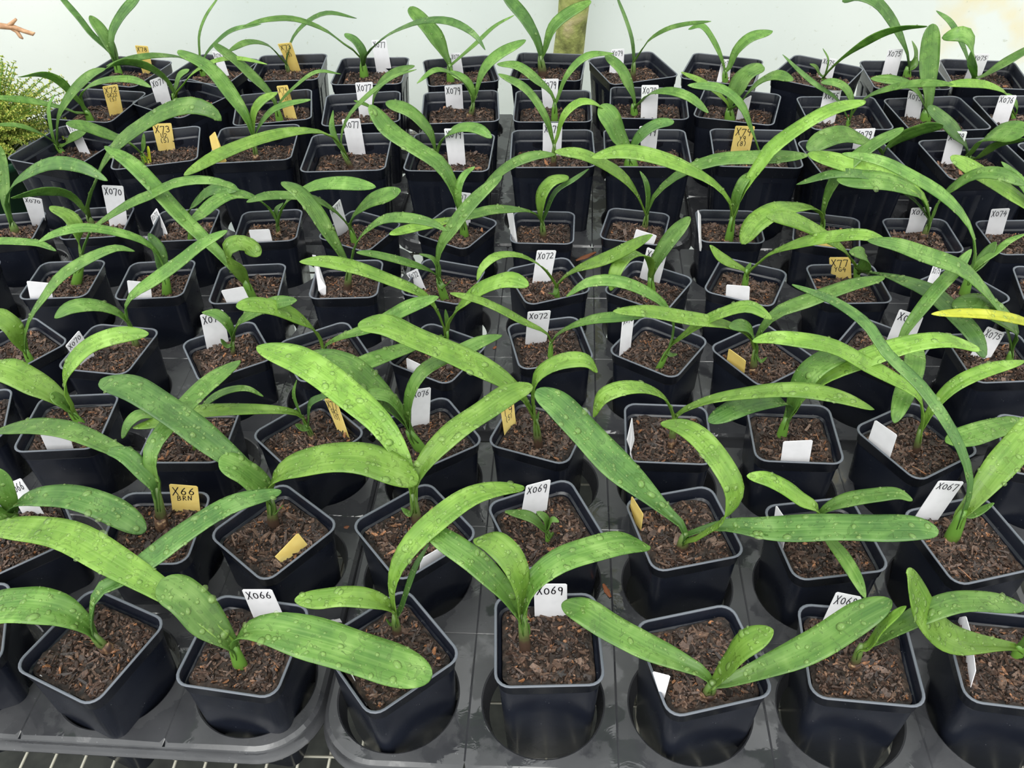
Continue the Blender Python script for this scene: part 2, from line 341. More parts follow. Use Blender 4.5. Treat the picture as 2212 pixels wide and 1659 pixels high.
PLANTS={
'1a':((-31.32, 37.79, -1.0),(-31.75, 37.79, 0.89),0.9,'brown',[(3.22,0,'',"-31.8,37.8,0.9 -31.9,37.8,2.1 -33.3,38.0,3.9 -35.3,38.1,4.6 -37.8,38.4,4.1 -40.4,38.7,3.0"),(2.05,0,'d',"-31.8,37.8,0.9 -31.3,38.1,3.1 -30.4,38.8,5.0 -29.0,39.7,5.2 -26.9,41.2,5.9 -24.8,42.8,6.6 -21.7,45.0,7.1 -18.5,47.2,6.0")]),
'1b':((-20.89, 36.07, -1.0),(-20.84, 36.07, 1.47),1.01,'',[(2.67,0,'y',"-20.8,36.1,1.5 -21.5,36.3,2.4 -22.6,36.9,3.8 -25.3,38.3,5.1 -29.4,40.5,6.2 -33.4,42.7,6.6 -37.7,44.5,5.6 -41.9,46.3,4.0"),(2.82,0,'',"-20.8,36.1,1.5 -21.1,36.2,2.2 -22.3,36.8,3.7 -23.8,37.8,5.4 -25.7,38.8,6.0"),(3.42,0,'',"-20.8,36.1,1.5 -19.4,35.8,3.9 -17.3,35.3,4.8 -13.5,34.5,4.3 -10.4,33.9,3.2 -7.7,33.3,2.4 -6.2,33.0,2.0")]),
'1c':((-9.38, 38.47, -1.0),(-9.32, 38.47, 1.14),0.7,'brown',[(1.85,0,'y',"-9.3,38.5,1.1 -9.5,38.5,2.5 -10.8,38.4,3.7 -12.8,38.4,4.1 -14.5,38.4,3.9 -16.3,38.3,4.0"),(1.96,0,'y',"-9.3,38.5,1.1 -9.2,38.5,1.9 -9.1,38.6,4.7 -8.5,39.1,6.7 -7.3,40.1,8.1 -5.6,41.4,8.9 -3.5,43.1,9.2 -1.5,44.7,8.3 0.7,46.4,6.5"),(0.56,0,'d',"-9.3,38.5,1.1 -8.9,38.8,1.6 -8.2,39.3,3.6 -7.4,40.0,5.5 -6.4,40.7,7.0"),(0.31,0,'',"-9.3,38.5,1.1 -9.7,38.5,0.2 -10.0,38.5,1.0")]),
'1d':((0.45, 36.73, -1.0),(0.24, 36.73, 3.21),0.8,'brown',[(1.97,0,'',"0.2,36.7,3.2 -0.3,37.1,4.1 -1.1,37.6,5.6 -2.9,38.8,7.1 -5.2,40.3,7.9 -7.0,41.5,8.5"),(2.02,0,'y',"0.2,36.7,3.2 0.2,36.7,4.6 0.3,36.7,7.4 -0.4,37.2,9.5 -1.6,38.3,10.0 -2.9,39.4,9.0"),(2.23,0,'',"0.2,36.7,3.2 0.4,36.8,4.8 1.0,37.1,6.8 2.7,37.9,8.0 5.4,39.2,7.7 7.9,40.5,6.8 9.9,41.5,5.0"),(0.47,0.52,'',"0.2,36.7,3.2 0.6,36.9,0.8 0.7,37.1,2.0")]),
'1e':((13.35, 32.62, -1.0),(13.47, 32.62, 0.43),0.98,'brown',[(2.38,0,'',"13.5,32.6,0.4 12.8,33.0,1.4 11.6,33.6,1.6 9.2,34.9,1.8 6.6,36.2,2.5 4.7,37.2,3.2 3.2,38.0,3.0"),(2.03,0,'y',"13.5,32.6,0.4 13.7,32.6,0.7 14.2,32.6,2.8 15.1,32.6,5.6 16.7,32.6,7.0"),(2.38,0,'',"13.5,32.6,0.4 14.3,32.8,0.2 17.5,33.5,1.1 21.0,34.3,2.6 23.7,34.9,5.0 25.7,35.4,6.0")]),
'1f':((24.45, 34.51, -1.0),(24.31, 34.51, 1.56),0.73,'brown',[(1.05,0,'y',"24.3,34.5,1.6 24.7,34.4,1.7 25.1,34.4,4.3 26.0,34.2,7.0"),(1.79,0,'',"24.3,34.5,1.6 25.0,34.6,1.8 26.3,34.7,3.4 27.8,34.9,4.8 30.0,35.2,5.8 33.2,35.5,5.2 35.9,35.9,4.0")]),
'1g':((36.78, 35.02, -1.0),(36.48, 35.02, 0.12),0.88,'',[(2.8,-0.52,'y',"36.5,35.0,0.1 34.5,35.0,0.6 33.0,34.9,1.0 31.1,34.8,1.8 29.1,34.7,3.8 27.0,34.7,7.0 25.4,34.6,10.0"),(1.72,-0.7,'',"36.5,35.0,0.1 36.6,34.6,1.4 36.7,34.0,3.4 36.9,33.1,5.0")]),
'2a':((-43.43, 49.92, -1.2),(-42.88, 49.92, 1.21),1.18,'',[(2.52,0,'d',"-42.9,49.9,1.2 -41.1,49.4,3.2 -38.0,48.5,4.9 -34.9,47.5,5.6 -32.4,46.8,5.0 -30.7,46.3,3.9 -29.8,46.0,3.0"),(1.72,0,'',"-42.9,49.9,1.2 -42.7,50.0,2.3 -42.5,50.2,3.8 -42.5,50.7,6.0"),(1.84,-0.7,'',"-42.9,49.9,1.2 -42.9,49.5,2.1 -42.7,47.3,4.0")]),
'2b':((-30.65, 49.7, -1.2),(-29.77, 49.7, 3.69),0.92,'brown',[(1.55,0,'d',"-29.8,49.7,3.7 -29.6,49.6,4.7 -30.3,49.9,6.1 -31.6,50.6,7.3 -33.5,51.5,7.0"),(1.96,0,'',"-29.8,49.7,3.7 -30.1,49.9,4.7 -31.3,50.7,6.4 -34.0,52.0,7.2 -37.1,53.5,7.4 -40.5,54.9,6.7 -43.4,56.1,5.5 -46.5,57.3,4.0"),(1.92,0,'',"-29.8,49.7,3.7 -29.6,50.0,4.6 -29.6,50.1,6.3 -29.3,50.8,7.6 -28.6,52.3,8.2 -27.6,54.5,8.5 -26.6,56.8,8.6 -25.5,59.0,8.5 -24.4,61.4,8.0")]),
'2c':((-21.13, 49.86, -1.2),(-20.68, 49.86, 1.79),0.94,'brown',[(2.92,0,'',"-20.7,49.9,1.8 -20.7,49.9,3.2 -21.5,49.9,4.5 -22.6,49.9,6.1 -23.8,49.9,7.0"),(2.71,0,'d',"-20.7,49.9,1.8 -20.9,50.0,2.5 -22.1,50.5,4.9 -23.8,51.1,6.6 -26.1,52.1,8.6 -28.4,53.1,10.1 -30.9,54.2,11.3 -34.0,55.5,11.0"),(3.51,0,'y',"-20.7,49.9,1.8 -19.9,49.8,4.4 -18.3,49.6,6.1 -15.2,49.4,7.3 -12.2,49.1,7.5 -9.7,48.9,6.4 -7.8,48.8,5.0"),(0.53,0,'',"-20.7,49.9,1.8 -20.6,49.8,0.5 -19.5,49.3,2.0")]),
'2d':((-8.43, 49.22, -1.2),(-8.54, 49.22, 2.55),0.85,'brown',[(2.44,0,'y',"-8.5,49.2,2.5 -8.0,49.7,4.6 -6.7,50.6,6.3 -4.8,52.1,7.4 -2.2,54.0,7.9 -0.2,55.5,8.3 1.7,56.9,8.0"),(2.92,0,'y',"-8.5,49.2,2.5 -8.5,49.5,3.7 -9.3,50.6,6.1 -10.4,51.8,7.7 -11.7,53.0,8.7 -13.7,54.6,9.6 -15.7,56.3,10.2 -18.3,58.3,10.5 -22.2,60.9,10.0"),(0.76,-0.35,'',"-8.5,49.2,2.5 -9.0,49.3,0.4 -9.7,49.5,1.0")]),
'2e':((2.65, 47.09, -1.2),(2.57, 47.09, 0.14),0.39,'',[(1.05,0,'',"2.6,47.1,0.1 2.3,47.2,0.3 1.4,47.7,1.3 -0.9,48.8,1.0"),(0.92,-0.09,'',"2.6,47.1,0.1 2.6,47.1,0.7 2.4,47.2,1.9 1.7,47.4,2.4"),(0.77,0.17,'',"2.6,47.1,0.1 2.7,47.0,1.1 3.0,46.9,2.0 3.5,46.6,2.0"),(0.54,0,'',"2.6,47.1,0.1 2.9,46.9,-0.3 3.0,46.8,0.5")]),
'2f':((13.74, 46.04, -1.2),(13.81, 46.04, 0.3),0.99,'brown',[(3.21,0,'d',"13.8,46.0,0.3 13.6,46.2,1.3 12.3,47.1,2.2 10.2,48.8,3.6 7.6,50.8,5.3 5.4,52.5,7.2 3.6,53.9,8.6 2.0,55.0,9.0"),(2.08,0,'y',"13.8,46.0,0.3 14.2,45.6,0.5 15.2,44.9,2.5 16.4,44.3,5.0 16.6,44.5,7.5 15.8,45.5,9.0 14.4,48.4,9.5 13.2,50.3,9.0 12.0,51.4,8.2"),(2.77,0,'d',"13.8,46.0,0.3 14.5,45.8,1.1 16.7,45.2,2.5 19.5,44.4,3.0 24.3,43.1,4.6 27.3,42.2,5.4 30.0,41.5,6.1 31.2,41.2,6.0")]),
'2g':((24.84, 46.46, -1.2),(24.61, 46.46, 1.07),0.53,'',[(1.75,-0.09,'y',"24.6,46.5,1.1 24.4,46.5,2.8 23.1,46.7,3.7 21.6,46.9,4.9 19.9,47.1,5.9 18.4,47.4,6.0"),(1.52,0,'',"24.6,46.5,1.1 24.8,46.4,2.5 26.1,46.2,4.0 28.4,45.7,5.2 29.9,45.5,5.5 31.0,45.2,5.0"),(1.16,0,'',"24.6,46.5,1.1 24.8,45.7,1.6 25.0,44.6,1.5 25.5,42.6,1.7 26.0,40.6,1.5 26.3,39.1,1.0")]),
'2h':((36.34, 46.18, -1.2),(36.25, 46.18, 1.92),1.2,'',[(1.29,0,'d',"36.2,46.2,1.9 36.2,46.2,2.5 36.0,46.6,5.1 35.2,47.8,7.4 34.0,49.7,9.3 32.5,52.0,10.9 30.5,55.0,12.0 29.3,56.8,13.4 27.4,59.7,13.8 24.9,63.5,13.0"),(2.44,0,'y',"36.2,46.2,1.9 36.8,46.5,2.8 38.7,47.9,5.1 41.2,49.8,6.7 43.4,51.6,8.0"),(0.73,0,'',"36.2,46.2,1.9 37.0,46.2,1.8 38.6,46.4,3.0")]),
'3b':((-42.58, 63.7, -1.2),(-43.05, 63.7, 0.06),0.91,'',[(1.67,-0.26,'',"-43.0,63.7,0.1 -43.1,63.7,0.9 -43.5,63.5,2.0 -44.0,63.3,3.0"),(3.09,0,'y',"-43.0,63.7,0.1 -43.3,63.8,0.9 -44.4,64.0,2.5 -46.1,64.5,3.7 -47.6,64.8,4.7 -50.0,65.5,5.0"),(1.88,0.44,'y',"-43.0,63.7,0.1 -42.7,63.8,0.8 -42.7,63.8,2.9 -42.0,63.9,5.0 -40.8,64.2,6.5 -38.9,64.7,7.8 -36.2,65.2,8.4 -33.9,65.8,8.0")]),
'3c':((-30.5, 59.59, -1.2),(-30.03, 59.59, 0.92),0.35,'',[(0.92,0.17,'',"-30.0,59.6,0.9 -29.1,59.6,2.9 -27.6,59.6,4.8 -25.7,59.7,5.9 -23.8,59.7,6.1 -22.6,59.8,5.0"),(1.39,-0.09,'',"-30.0,59.6,0.9 -30.1,59.5,2.2 -31.6,58.3,4.2 -32.9,57.2,5.6 -33.8,56.5,5.2 -34.5,55.9,4.0")]),
'3d':((-19.16, 60.43, -1.2),(-19.43, 60.43, 0.34),0.61,'brown',[(1.77,0,'y',"-19.4,60.4,0.3 -19.7,60.4,1.6 -20.3,60.2,2.5 -22.7,59.4,3.7 -25.9,58.4,4.8 -28.4,57.7,5.2 -31.0,56.9,5.0 -33.3,56.1,5.0"),(0.66,0,'',"-19.4,60.4,0.3 -19.6,60.5,0.8 -20.0,60.7,2.4 -20.2,61.0,4.2 -19.7,61.3,5.6"),(0.99,0.09,'d',"-19.4,60.4,0.3 -19.2,60.5,1.4 -18.7,60.6,3.4 -17.4,60.9,3.9 -16.3,61.1,4.4"),(0.89,0,'',"-19.4,60.4,0.3 -19.8,60.3,0.4 -20.5,60.2,1.0")]),
'3e':((-8.43, 58.43, -1.2),(-9.51, 58.43, 1.09),1.11,'',[(1.56,0,'',"-9.5,58.4,1.1 -9.7,58.4,2.4 -10.1,58.4,4.2 -11.0,58.5,5.7 -12.2,58.5,6.1 -14.1,58.6,6.0"),(2.85,0,'',"-9.5,58.4,1.1 -9.9,58.6,2.3 -11.2,59.0,4.6 -12.7,59.6,6.3 -14.2,60.1,7.8 -16.3,60.9,8.3 -18.8,61.8,8.0"),(1.73,0,'',"-9.5,58.4,1.1 -9.5,58.4,3.0 -9.1,58.7,5.8 -8.0,59.4,7.6 -6.4,60.4,8.1 -4.3,61.7,8.2 -2.5,62.9,8.3 -0.8,64.0,8.0")]),
'3f':((2.4, 58.41, -1.2),(2.1, 58.41, 1.99),0.77,'brown',[(3.1,0,'y',"2.1,58.4,2.0 1.8,58.5,2.8 0.6,58.6,5.5 -1.8,58.9,7.8 -4.6,59.2,9.5 -8.1,59.6,11.3 -10.7,59.9,12.7 -13.0,60.1,12.5"),(1.89,0.09,'y',"2.1,58.4,2.0 2.0,58.4,3.1 1.9,58.4,5.6 2.1,58.4,7.5 3.4,58.4,8.8 5.2,58.4,9.4 6.6,58.4,9.2 7.5,58.3,8.0"),(0.33,0,'',"2.1,58.4,2.0 2.2,58.5,2.4 2.4,58.9,3.0")]),
'3g':((14.81, 58.02, -1.2),(14.69, 58.02, 1.79),0.68,'brown',[(1.77,0,'y',"14.7,58.0,1.8 14.3,57.9,3.5 13.2,57.6,5.6 11.4,57.1,7.1 9.3,56.5,7.6 7.7,56.0,7.1 7.0,55.8,5.0"),(1.89,0,'y',"14.7,58.0,1.8 15.0,57.9,3.0 17.2,57.1,5.3 20.4,55.9,7.2 24.1,54.6,8.5 27.3,53.4,8.6 29.7,52.5,8.0"),(0.33,0,'',"14.7,58.0,1.8 14.8,58.2,2.5 15.0,58.4,2.8")]),
'3h':((25.2, 58.7, -1.2),(25.28, 58.7, 1.02),0.95,'',[(2.23,0,'d',"25.3,58.7,1.0 25.4,58.8,2.1 24.4,58.3,3.9 22.3,57.3,5.0 19.9,56.2,5.3 16.9,54.7,5.0"),(2.52,0,'',"25.3,58.7,1.0 25.5,58.8,2.1 25.8,58.8,4.9 26.5,59.0,6.8 28.1,59.5,7.8 29.8,60.0,7.8"),(2.3,0,'y',"25.3,58.7,1.0 25.8,58.7,1.8 26.7,58.8,4.6 28.6,58.9,6.6 31.5,59.1,8.2 34.6,59.4,9.2 37.9,59.6,9.4 41.5,59.9,8.0")]),
'3i':((37.2, 56.36, -1.2),(36.83, 56.36, 1.31),0.67,'brown',[(1.44,0,'y',"36.8,56.4,1.3 36.9,56.4,2.4 37.2,56.5,4.3 38.5,56.9,6.4 41.6,57.9,7.3 45.6,59.3,7.0"),(1.9,-0.17,'y',"36.8,56.4,1.3 36.5,56.4,3.2 35.7,56.7,5.3 33.3,57.3,7.0 30.6,58.1,8.3 27.9,58.9,9.6 24.8,59.7,9.9 22.6,60.3,9.7 21.4,60.7,9.0")]),
'3j':((48.11, 56.63, -1.2),(47.47, 56.63, 0.32),0.85,'',[(2.29,0,'',"47.5,56.6,0.3 45.4,55.8,2.6 42.0,54.5,3.5 39.5,53.4,3.8 36.8,52.3,4.0")]),
'4a':((-51.61, 73.68, -1.3),(-51.6, 73.68, 0.04),0.89,'',[(2.32,0,'y',"-51.6,73.7,0.0 -51.7,73.7,1.4 -51.7,73.7,3.5 -52.8,74.1,4.5 -54.1,74.6,4.8"),(1.41,0.35,'',"-51.6,73.7,0.0 -51.2,73.8,1.6 -49.9,74.4,4.0 -48.3,75.0,5.8 -46.1,75.9,7.9 -44.2,76.7,8.9 -41.8,77.6,9.7 -40.2,78.3,9.8 -38.9,78.8,9.0")]),
'4b':((-40.84, 75.41, -1.3),(-40.58, 75.41, 0.54),0.8,'brown',[(1.74,-0.35,'',"-40.6,75.4,0.5 -40.5,75.4,1.8 -41.2,75.0,4.1 -42.6,73.8,5.9 -44.3,72.5,6.5 -45.6,71.5,6.0"),(1.69,0.35,'',"-40.6,75.4,0.5 -40.5,75.5,2.1 -40.5,75.5,3.7 -39.4,75.8,5.4 -36.8,76.6,6.9 -34.1,77.4,8.4 -31.5,78.2,10.0 -28.8,79.0,11.0")]),
'4c':((-30.1, 73.86, -1.3),(-29.66, 73.86, 0.14),0.49,'brown',[(1.35,0,'',"-29.7,73.9,0.1 -29.3,73.8,2.1 -29.7,73.9,3.5 -30.6,74.2,4.1 -32.1,74.6,4.0"),(1.63,0.52,'',"-29.7,73.9,0.1 -29.2,73.7,1.5 -27.8,73.2,3.8 -26.2,72.5,5.2 -23.5,71.5,7.0 -20.8,70.5,8.0"),(0.66,-0.09,'',"-29.7,73.9,0.1 -30.2,73.8,0.0 -30.7,73.8,1.0")]),
'4d':((-20.0, 72.99, -1.3),(-19.97, 72.99, -0.48),0.59,'',[(2.15,-0.44,'y',"-20.0,73.0,-0.5 -20.0,73.0,0.8 -20.3,72.7,2.5 -21.2,72.0,4.6 -22.9,70.7,6.9 -24.6,69.4,8.4 -26.0,68.3,9.0"),(1.88,0.35,'',"-20.0,73.0,-0.5 -19.4,72.9,0.5 -17.5,72.5,1.8 -14.9,72.0,3.1 -12.8,71.5,4.5 -10.2,71.0,6.4 -6.9,70.3,8.0")]),
'4e':((-7.23, 74.57, -1.3),(-6.88, 74.57, 0.18),0.69,'',[(2.09,-0.09,'',"-6.9,74.6,0.2 -7.5,73.9,0.2 -9.8,71.7,1.1 -11.9,69.5,2.0 -14.4,67.1,2.7 -16.3,65.2,3.0"),(2.18,0.35,'y',"-6.9,74.6,0.2 -6.5,74.4,1.7 -5.3,73.8,4.1 -3.8,73.1,6.3 -1.4,72.0,8.4 0.2,71.2,9.2 1.9,70.4,9.0"),(1.81,-0.26,'y',"-6.9,74.6,0.2 -7.2,74.5,1.6 -7.8,74.3,3.9 -9.0,74.0,5.9 -12.4,73.1,8.6 -14.9,72.5,10.3 -17.7,71.7,11.6 -19.9,71.1,12.0"),(0.54,0,'',"-6.9,74.6,0.2 -6.7,74.7,1.1 -6.8,75.2,3.0")]),
'4f':((4.08, 71.48, -1.3),(4.16, 71.48, 0.75),0.58,'',[(1.17,-0.26,'y',"4.2,71.5,0.8 3.8,71.4,2.2 1.5,71.0,4.1 -0.8,70.5,6.1 -3.0,70.1,7.7 -5.7,69.5,9.0"),(1.38,0.26,'',"4.2,71.5,0.8 4.5,71.3,1.8 6.2,70.3,4.0 8.3,69.0,5.8 11.1,67.3,7.2 12.8,66.2,8.0")]),
'4g':((15.04, 69.45, -1.3),(15.89, 69.45, 0.89),0.66,'',[(1.45,-0.26,'',"15.9,69.5,0.9 16.2,69.4,2.5 16.2,69.4,4.5 15.2,69.5,6.8 13.4,69.5,8.4 10.4,69.7,9.7 7.6,69.8,9.6 5.5,69.8,8.0"),(1.62,0.26,'y',"15.9,69.5,0.9 16.2,69.3,1.9 17.1,68.8,3.3 18.4,68.2,5.4 20.2,67.2,7.4 22.4,66.2,8.8 24.4,65.2,8.0"),(0.63,0.09,'',"15.9,69.5,0.9 16.3,69.3,0.7 16.9,69.0,1.0")]),
'4h':((24.86, 68.26, -1.3),(24.54, 68.26, 1.64),0.75,'brown',[(1.83,-0.17,'y',"24.5,68.3,1.6 23.8,68.1,3.4 22.6,67.9,4.6 20.3,67.5,6.0 16.7,66.9,7.2 13.0,66.3,8.5 9.6,65.8,9.0"),(1.55,-0.44,'',"24.5,68.3,1.6 24.0,68.0,3.9 22.8,67.6,5.5 21.0,66.8,6.0"),(1.91,0,'',"24.5,68.3,1.6 24.6,68.3,3.7 25.9,68.5,6.1 29.1,68.9,7.4 33.0,69.5,8.6 36.3,70.0,9.0"),(0.58,0.17,'',"24.5,68.3,1.6 25.3,68.2,0.4 25.8,68.1,1.0")]),
'4i':((39.24, 68.94, -1.3),(39.39, 68.94, 0.84),0.85,'',[(1.46,0,'',"39.4,68.9,0.8 39.7,69.3,2.9 40.8,70.0,4.7 42.6,71.1,6.9 44.2,72.0,8.4 45.6,73.0,10.0"),(1.9,0,'',"39.4,68.9,0.8 39.8,68.2,2.0 38.8,65.2,4.0 36.8,60.8,5.0 35.0,57.9,4.2 33.9,56.0,3.0")]),
'4j':((51.63, 69.12, -1.3),(51.4, 69.12, -0.37),0.76,'',[(2.56,-0.44,'',"51.4,69.1,-0.4 51.2,69.2,0.8 51.1,69.2,2.2 49.6,69.5,3.9 46.9,70.0,5.3 44.2,70.5,5.0"),(1.89,-0.44,'',"51.4,69.1,-0.4 51.0,69.2,0.8 49.2,69.5,3.9 46.7,69.9,7.0 43.8,70.4,9.5 40.1,71.0,10.8 37.0,71.5,11.8 34.5,71.9,12.0")]),
'4k':((58.4, 68.21, -1.3),(54.13, 68.21, 0.56),0.75,'',[(1.29,-0.26,'yy',"54.1,68.2,0.6 53.0,68.1,2.5 51.0,67.8,4.5 46.9,67.4,6.0 43.3,67.0,6.7 40.1,66.6,7.0")]),
'5z':((-64.54, 90.02, -1.6),(-63.71, 90.02, 0.38),0.78,'',[(1.23,0.17,'',"-63.7,90.0,0.4 -60.8,89.1,4.4 -58.6,88.3,5.1 -55.3,87.3,5.5 -52.9,86.5,5.6 -51.2,85.9,5.0")]),
'5a':((-52.68, 88.91, -1.6),(-50.72, 88.91, 1.5),1.1,'',[(1.88,0,'y',"-50.7,88.9,1.5 -50.4,89.1,3.1 -49.9,89.6,5.3 -50.5,90.1,7.0 -52.8,90.9,7.9"),(1.49,0.35,'',"-50.7,88.9,1.5 -49.4,88.9,3.8 -48.2,89.0,5.6 -46.1,89.0,7.0 -42.6,89.1,9.0 -39.7,89.1,10.1 -37.3,89.2,11.2 -34.1,89.2,11.6 -31.7,89.3,11.1 -29.9,89.3,10.0")]),
'5b':((-40.71, 86.16, -1.6),(-40.04, 86.16, 0.8),1.08,'',[(1.32,-0.35,'',"-40.0,86.2,0.8 -39.9,86.2,2.4 -40.2,86.1,4.6 -41.3,85.5,6.5 -43.1,84.6,8.0 -45.7,83.3,9.4 -48.2,82.1,9.5 -49.9,81.2,9.0"),(1.47,0,'d',"-40.0,86.2,0.8 -40.1,86.3,2.0 -40.0,86.8,3.9 -40.9,87.5,6.0")]),
'5c':((-30.2, 84.96, -1.6),(-30.44, 84.96, 0.5),1.18,'',[(2.58,0.17,'y',"-30.4,85.0,0.5 -30.4,84.3,2.0 -30.6,83.4,4.5 -31.0,83.1,6.0 -30.3,83.2,6.8 -29.1,84.1,6.3 -27.6,83.7,5.0"),(2.08,0,'',"-30.4,85.0,0.5 -31.3,85.5,1.1 -32.9,86.3,3.3 -35.3,87.7,5.6 -37.7,89.0,8.0 -39.9,90.3,10.6 -42.2,91.6,12.8 -45.2,93.2,14.0")]),
'5d':((-19.33, 85.93, -1.6),(-18.55, 85.93, 1.17),0.86,'brown',[(2.22,0,'',"-18.6,85.9,1.2 -19.0,86.1,2.6 -20.1,86.6,5.5 -21.5,87.3,8.4 -23.3,88.1,10.6 -25.0,88.9,11.2"),(1.4,0.35,'',"-18.6,85.9,1.2 -17.9,85.7,2.9 -17.0,85.3,5.3 -15.1,84.5,7.7 -13.1,83.7,9.2 -10.5,82.6,9.8 -8.0,81.6,9.7 -6.3,80.9,9.0")]),
'5e':((-7.35, 83.43, -1.6),(-7.95, 83.43, 1.07),0.95,'',[(1.16,-0.52,'',"-8.0,83.4,1.1 -8.3,83.1,2.2 -9.8,82.0,4.0 -12.3,80.0,6.4 -14.4,78.3,8.2 -15.6,77.3,9.0"),(0.84,0,'',"-8.0,83.4,1.1 -7.9,83.4,2.8 -8.5,83.7,4.0 -10.0,84.3,4.2"),(2.05,0.09,'',"-8.0,83.4,1.1 -7.9,83.5,3.4 -7.4,83.7,5.6 -6.0,84.4,7.5 -3.9,85.6,9.7 -2.1,86.5,11.0 -0.4,87.3,12.0"),(0.73,0.35,'',"-8.0,83.4,1.1 -7.6,82.9,0.6 -6.5,81.4,2.4")]),
'5f':((5.59, 82.96, -1.6),(5.41, 82.96, 0.02),0.64,'',[(1.33,-0.09,'y',"5.4,83.0,0.0 5.0,82.6,1.1 3.5,81.5,4.0 1.0,79.4,6.8 -1.4,77.5,7.9 -2.8,76.4,7.2 -3.3,76.0,6.0"),(1.93,0.44,'y',"5.4,83.0,0.0 5.9,82.7,1.1 7.8,81.5,3.5 10.9,79.6,6.1 13.1,78.3,8.3 14.8,77.3,10.0"),(0.59,0,'',"5.4,83.0,0.0 5.2,82.2,-0.3 4.4,81.2,0.5")]),
'5g':((16.61, 83.51, -1.6),(16.3, 83.51, 0.15),0.96,'',[(1.75,0,'y',"16.3,83.5,0.1 16.1,83.3,2.0 15.4,82.5,4.1 13.6,80.7,5.8 12.2,79.2,6.0 11.3,78.2,4.9 10.9,77.7,3.0"),(2.23,0,'',"16.3,83.5,0.1 16.3,83.5,0.9 16.9,83.8,3.1 18.5,84.5,5.6 20.3,85.2,7.4")]),
'5h':((27.6, 84.55, -1.6),(27.54, 84.55, 0.21),0.75,'',[(1.44,-0.44,'y',"27.5,84.5,0.2 27.2,84.6,0.5 25.8,84.6,1.4 24.0,84.6,2.6 22.8,84.6,4.0"),(1.89,0.35,'y',"27.5,84.5,0.2 28.1,84.0,1.2 29.0,83.1,3.3 31.6,80.7,6.5 34.6,77.7,9.1 36.2,76.2,10.0 37.9,74.6,10.0"),(0.66,0,'',"27.5,84.5,0.2 27.6,84.6,0.7 27.9,84.8,1.4")]),
'5i':((41.06, 84.75, -1.6),(40.31, 84.75, 0.21),0.75,'',[(1.88,-0.7,'y',"40.3,84.8,0.2 39.8,84.5,1.0 37.7,83.6,3.5 33.6,81.8,7.1 29.9,80.1,9.7 26.6,78.7,11.0"),(1.75,-0.52,'',"40.3,84.8,0.2 40.2,83.1,1.0 40.1,82.4,3.0 39.3,82.0,4.0 37.5,81.5,4.5"),(2.28,0.09,'d',"40.3,84.8,0.2 40.6,83.7,0.4 41.1,81.7,1.5 42.2,77.5,3.4 43.3,73.5,4.7 44.2,69.8,4.7 45.1,66.6,4.2 45.6,64.6,3.0")]),
'5j':((51.87, 81.16, -1.6),(51.6, 81.16, 1.56),1.14,'',[(1.61,-0.44,'',"51.6,81.2,1.6 51.4,81.2,3.4 51.0,81.3,5.1 49.3,81.9,8.0 46.7,82.8,10.4 43.1,83.9,12.3 39.7,85.0,13.7 36.0,86.2,14.0"),(1.37,0,'',"51.6,81.2,1.6 52.3,81.5,2.4 53.1,81.9,3.5 53.8,82.2,4.9"),(0.99,0,'',"51.6,81.2,1.6 52.4,81.3,3.0 53.7,81.5,4.0 54.9,81.7,5.3 56.5,81.9,6.0")]),
'6z':((-64.68, 101.29, -1.7),(-64.56, 101.29, -0.17),1.21,'brown',[(1.7,0.7,'d',"-64.6,101.3,-0.2 -64.3,101.2,0.2 -63.9,101.0,3.0 -62.0,100.3,5.6 -58.5,99.0,8.1 -53.6,97.1,10.3 -49.8,95.7,10.3 -47.0,94.7,9.0"),(1.63,0,'',"-64.6,101.3,-0.2 -64.5,101.4,0.8 -64.4,101.9,3.2 -64.0,103.1,5.8 -63.8,104.1,8.5 -63.7,104.2,9.6")]),
'6b':((-54.85, 102.49, -1.7),(-55.0, 102.49, -0.16),0.97,'brown',[(2.36,0.61,'',"-55.0,102.5,-0.2 -54.9,102.5,0.5 -54.1,102.3,2.3 -52.5,102.1,4.7 -49.7,101.7,8.3 -47.4,101.3,10.6 -44.0,100.8,12.8 -40.5,100.3,14.7 -36.8,99.7,15.8 -34.4,99.3,15.2 -33.4,99.2,14.0"),(1.73,0.7,'',"-55.0,102.5,-0.2 -55.1,102.1,1.1 -55.4,101.4,3.2 -55.8,100.0,4.8 -56.8,96.9,6.7 -58.1,93.1,8.0")]),
'6c':((-41.14, 98.25, -1.7),(-40.34, 98.25, 0.46),0.71,'',[(2.13,0.44,'d',"-40.3,98.2,0.5 -40.3,98.2,2.1 -37.9,97.2,4.9 -34.8,96.0,7.0 -32.1,94.9,7.2")]),
'6d':((-29.64, 98.74, -1.7),(-29.44, 98.74, 0.21),0.59,'brown',[(1.82,-0.35,'',"-29.4,98.7,0.2 -29.6,98.6,1.4 -30.1,98.0,3.3 -31.1,96.7,5.3 -32.9,94.7,6.8 -34.6,92.6,6.8 -35.7,91.2,6.3 -36.8,89.9,6.0"),(0.79,0.26,'d',"-29.4,98.7,0.2 -29.4,98.8,0.8 -29.2,98.9,2.2 -28.3,99.5,2.8"),(1.92,0.44,'',"-29.4,98.7,0.2 -28.9,98.5,1.3 -27.9,98.0,3.2 -25.7,96.8,5.4 -22.9,95.3,7.3 -19.2,93.4,8.5 -15.0,91.2,9.0")]),
'6e':((-19.49, 96.6, -1.7),(-19.66, 96.6, 0.07),0.82,'',[(2.3,0.52,'',"-19.7,96.6,0.1 -19.7,96.6,1.1 -18.3,96.0,3.4 -16.1,95.0,5.4 -12.5,93.3,7.2"),(1.47,-0.35,'',"-19.7,96.6,0.1 -20.0,96.4,1.2 -21.3,95.6,3.7 -23.0,94.5,5.9 -25.8,92.9,7.4 -28.1,91.5,8.1 -29.9,90.4,8.0")]),
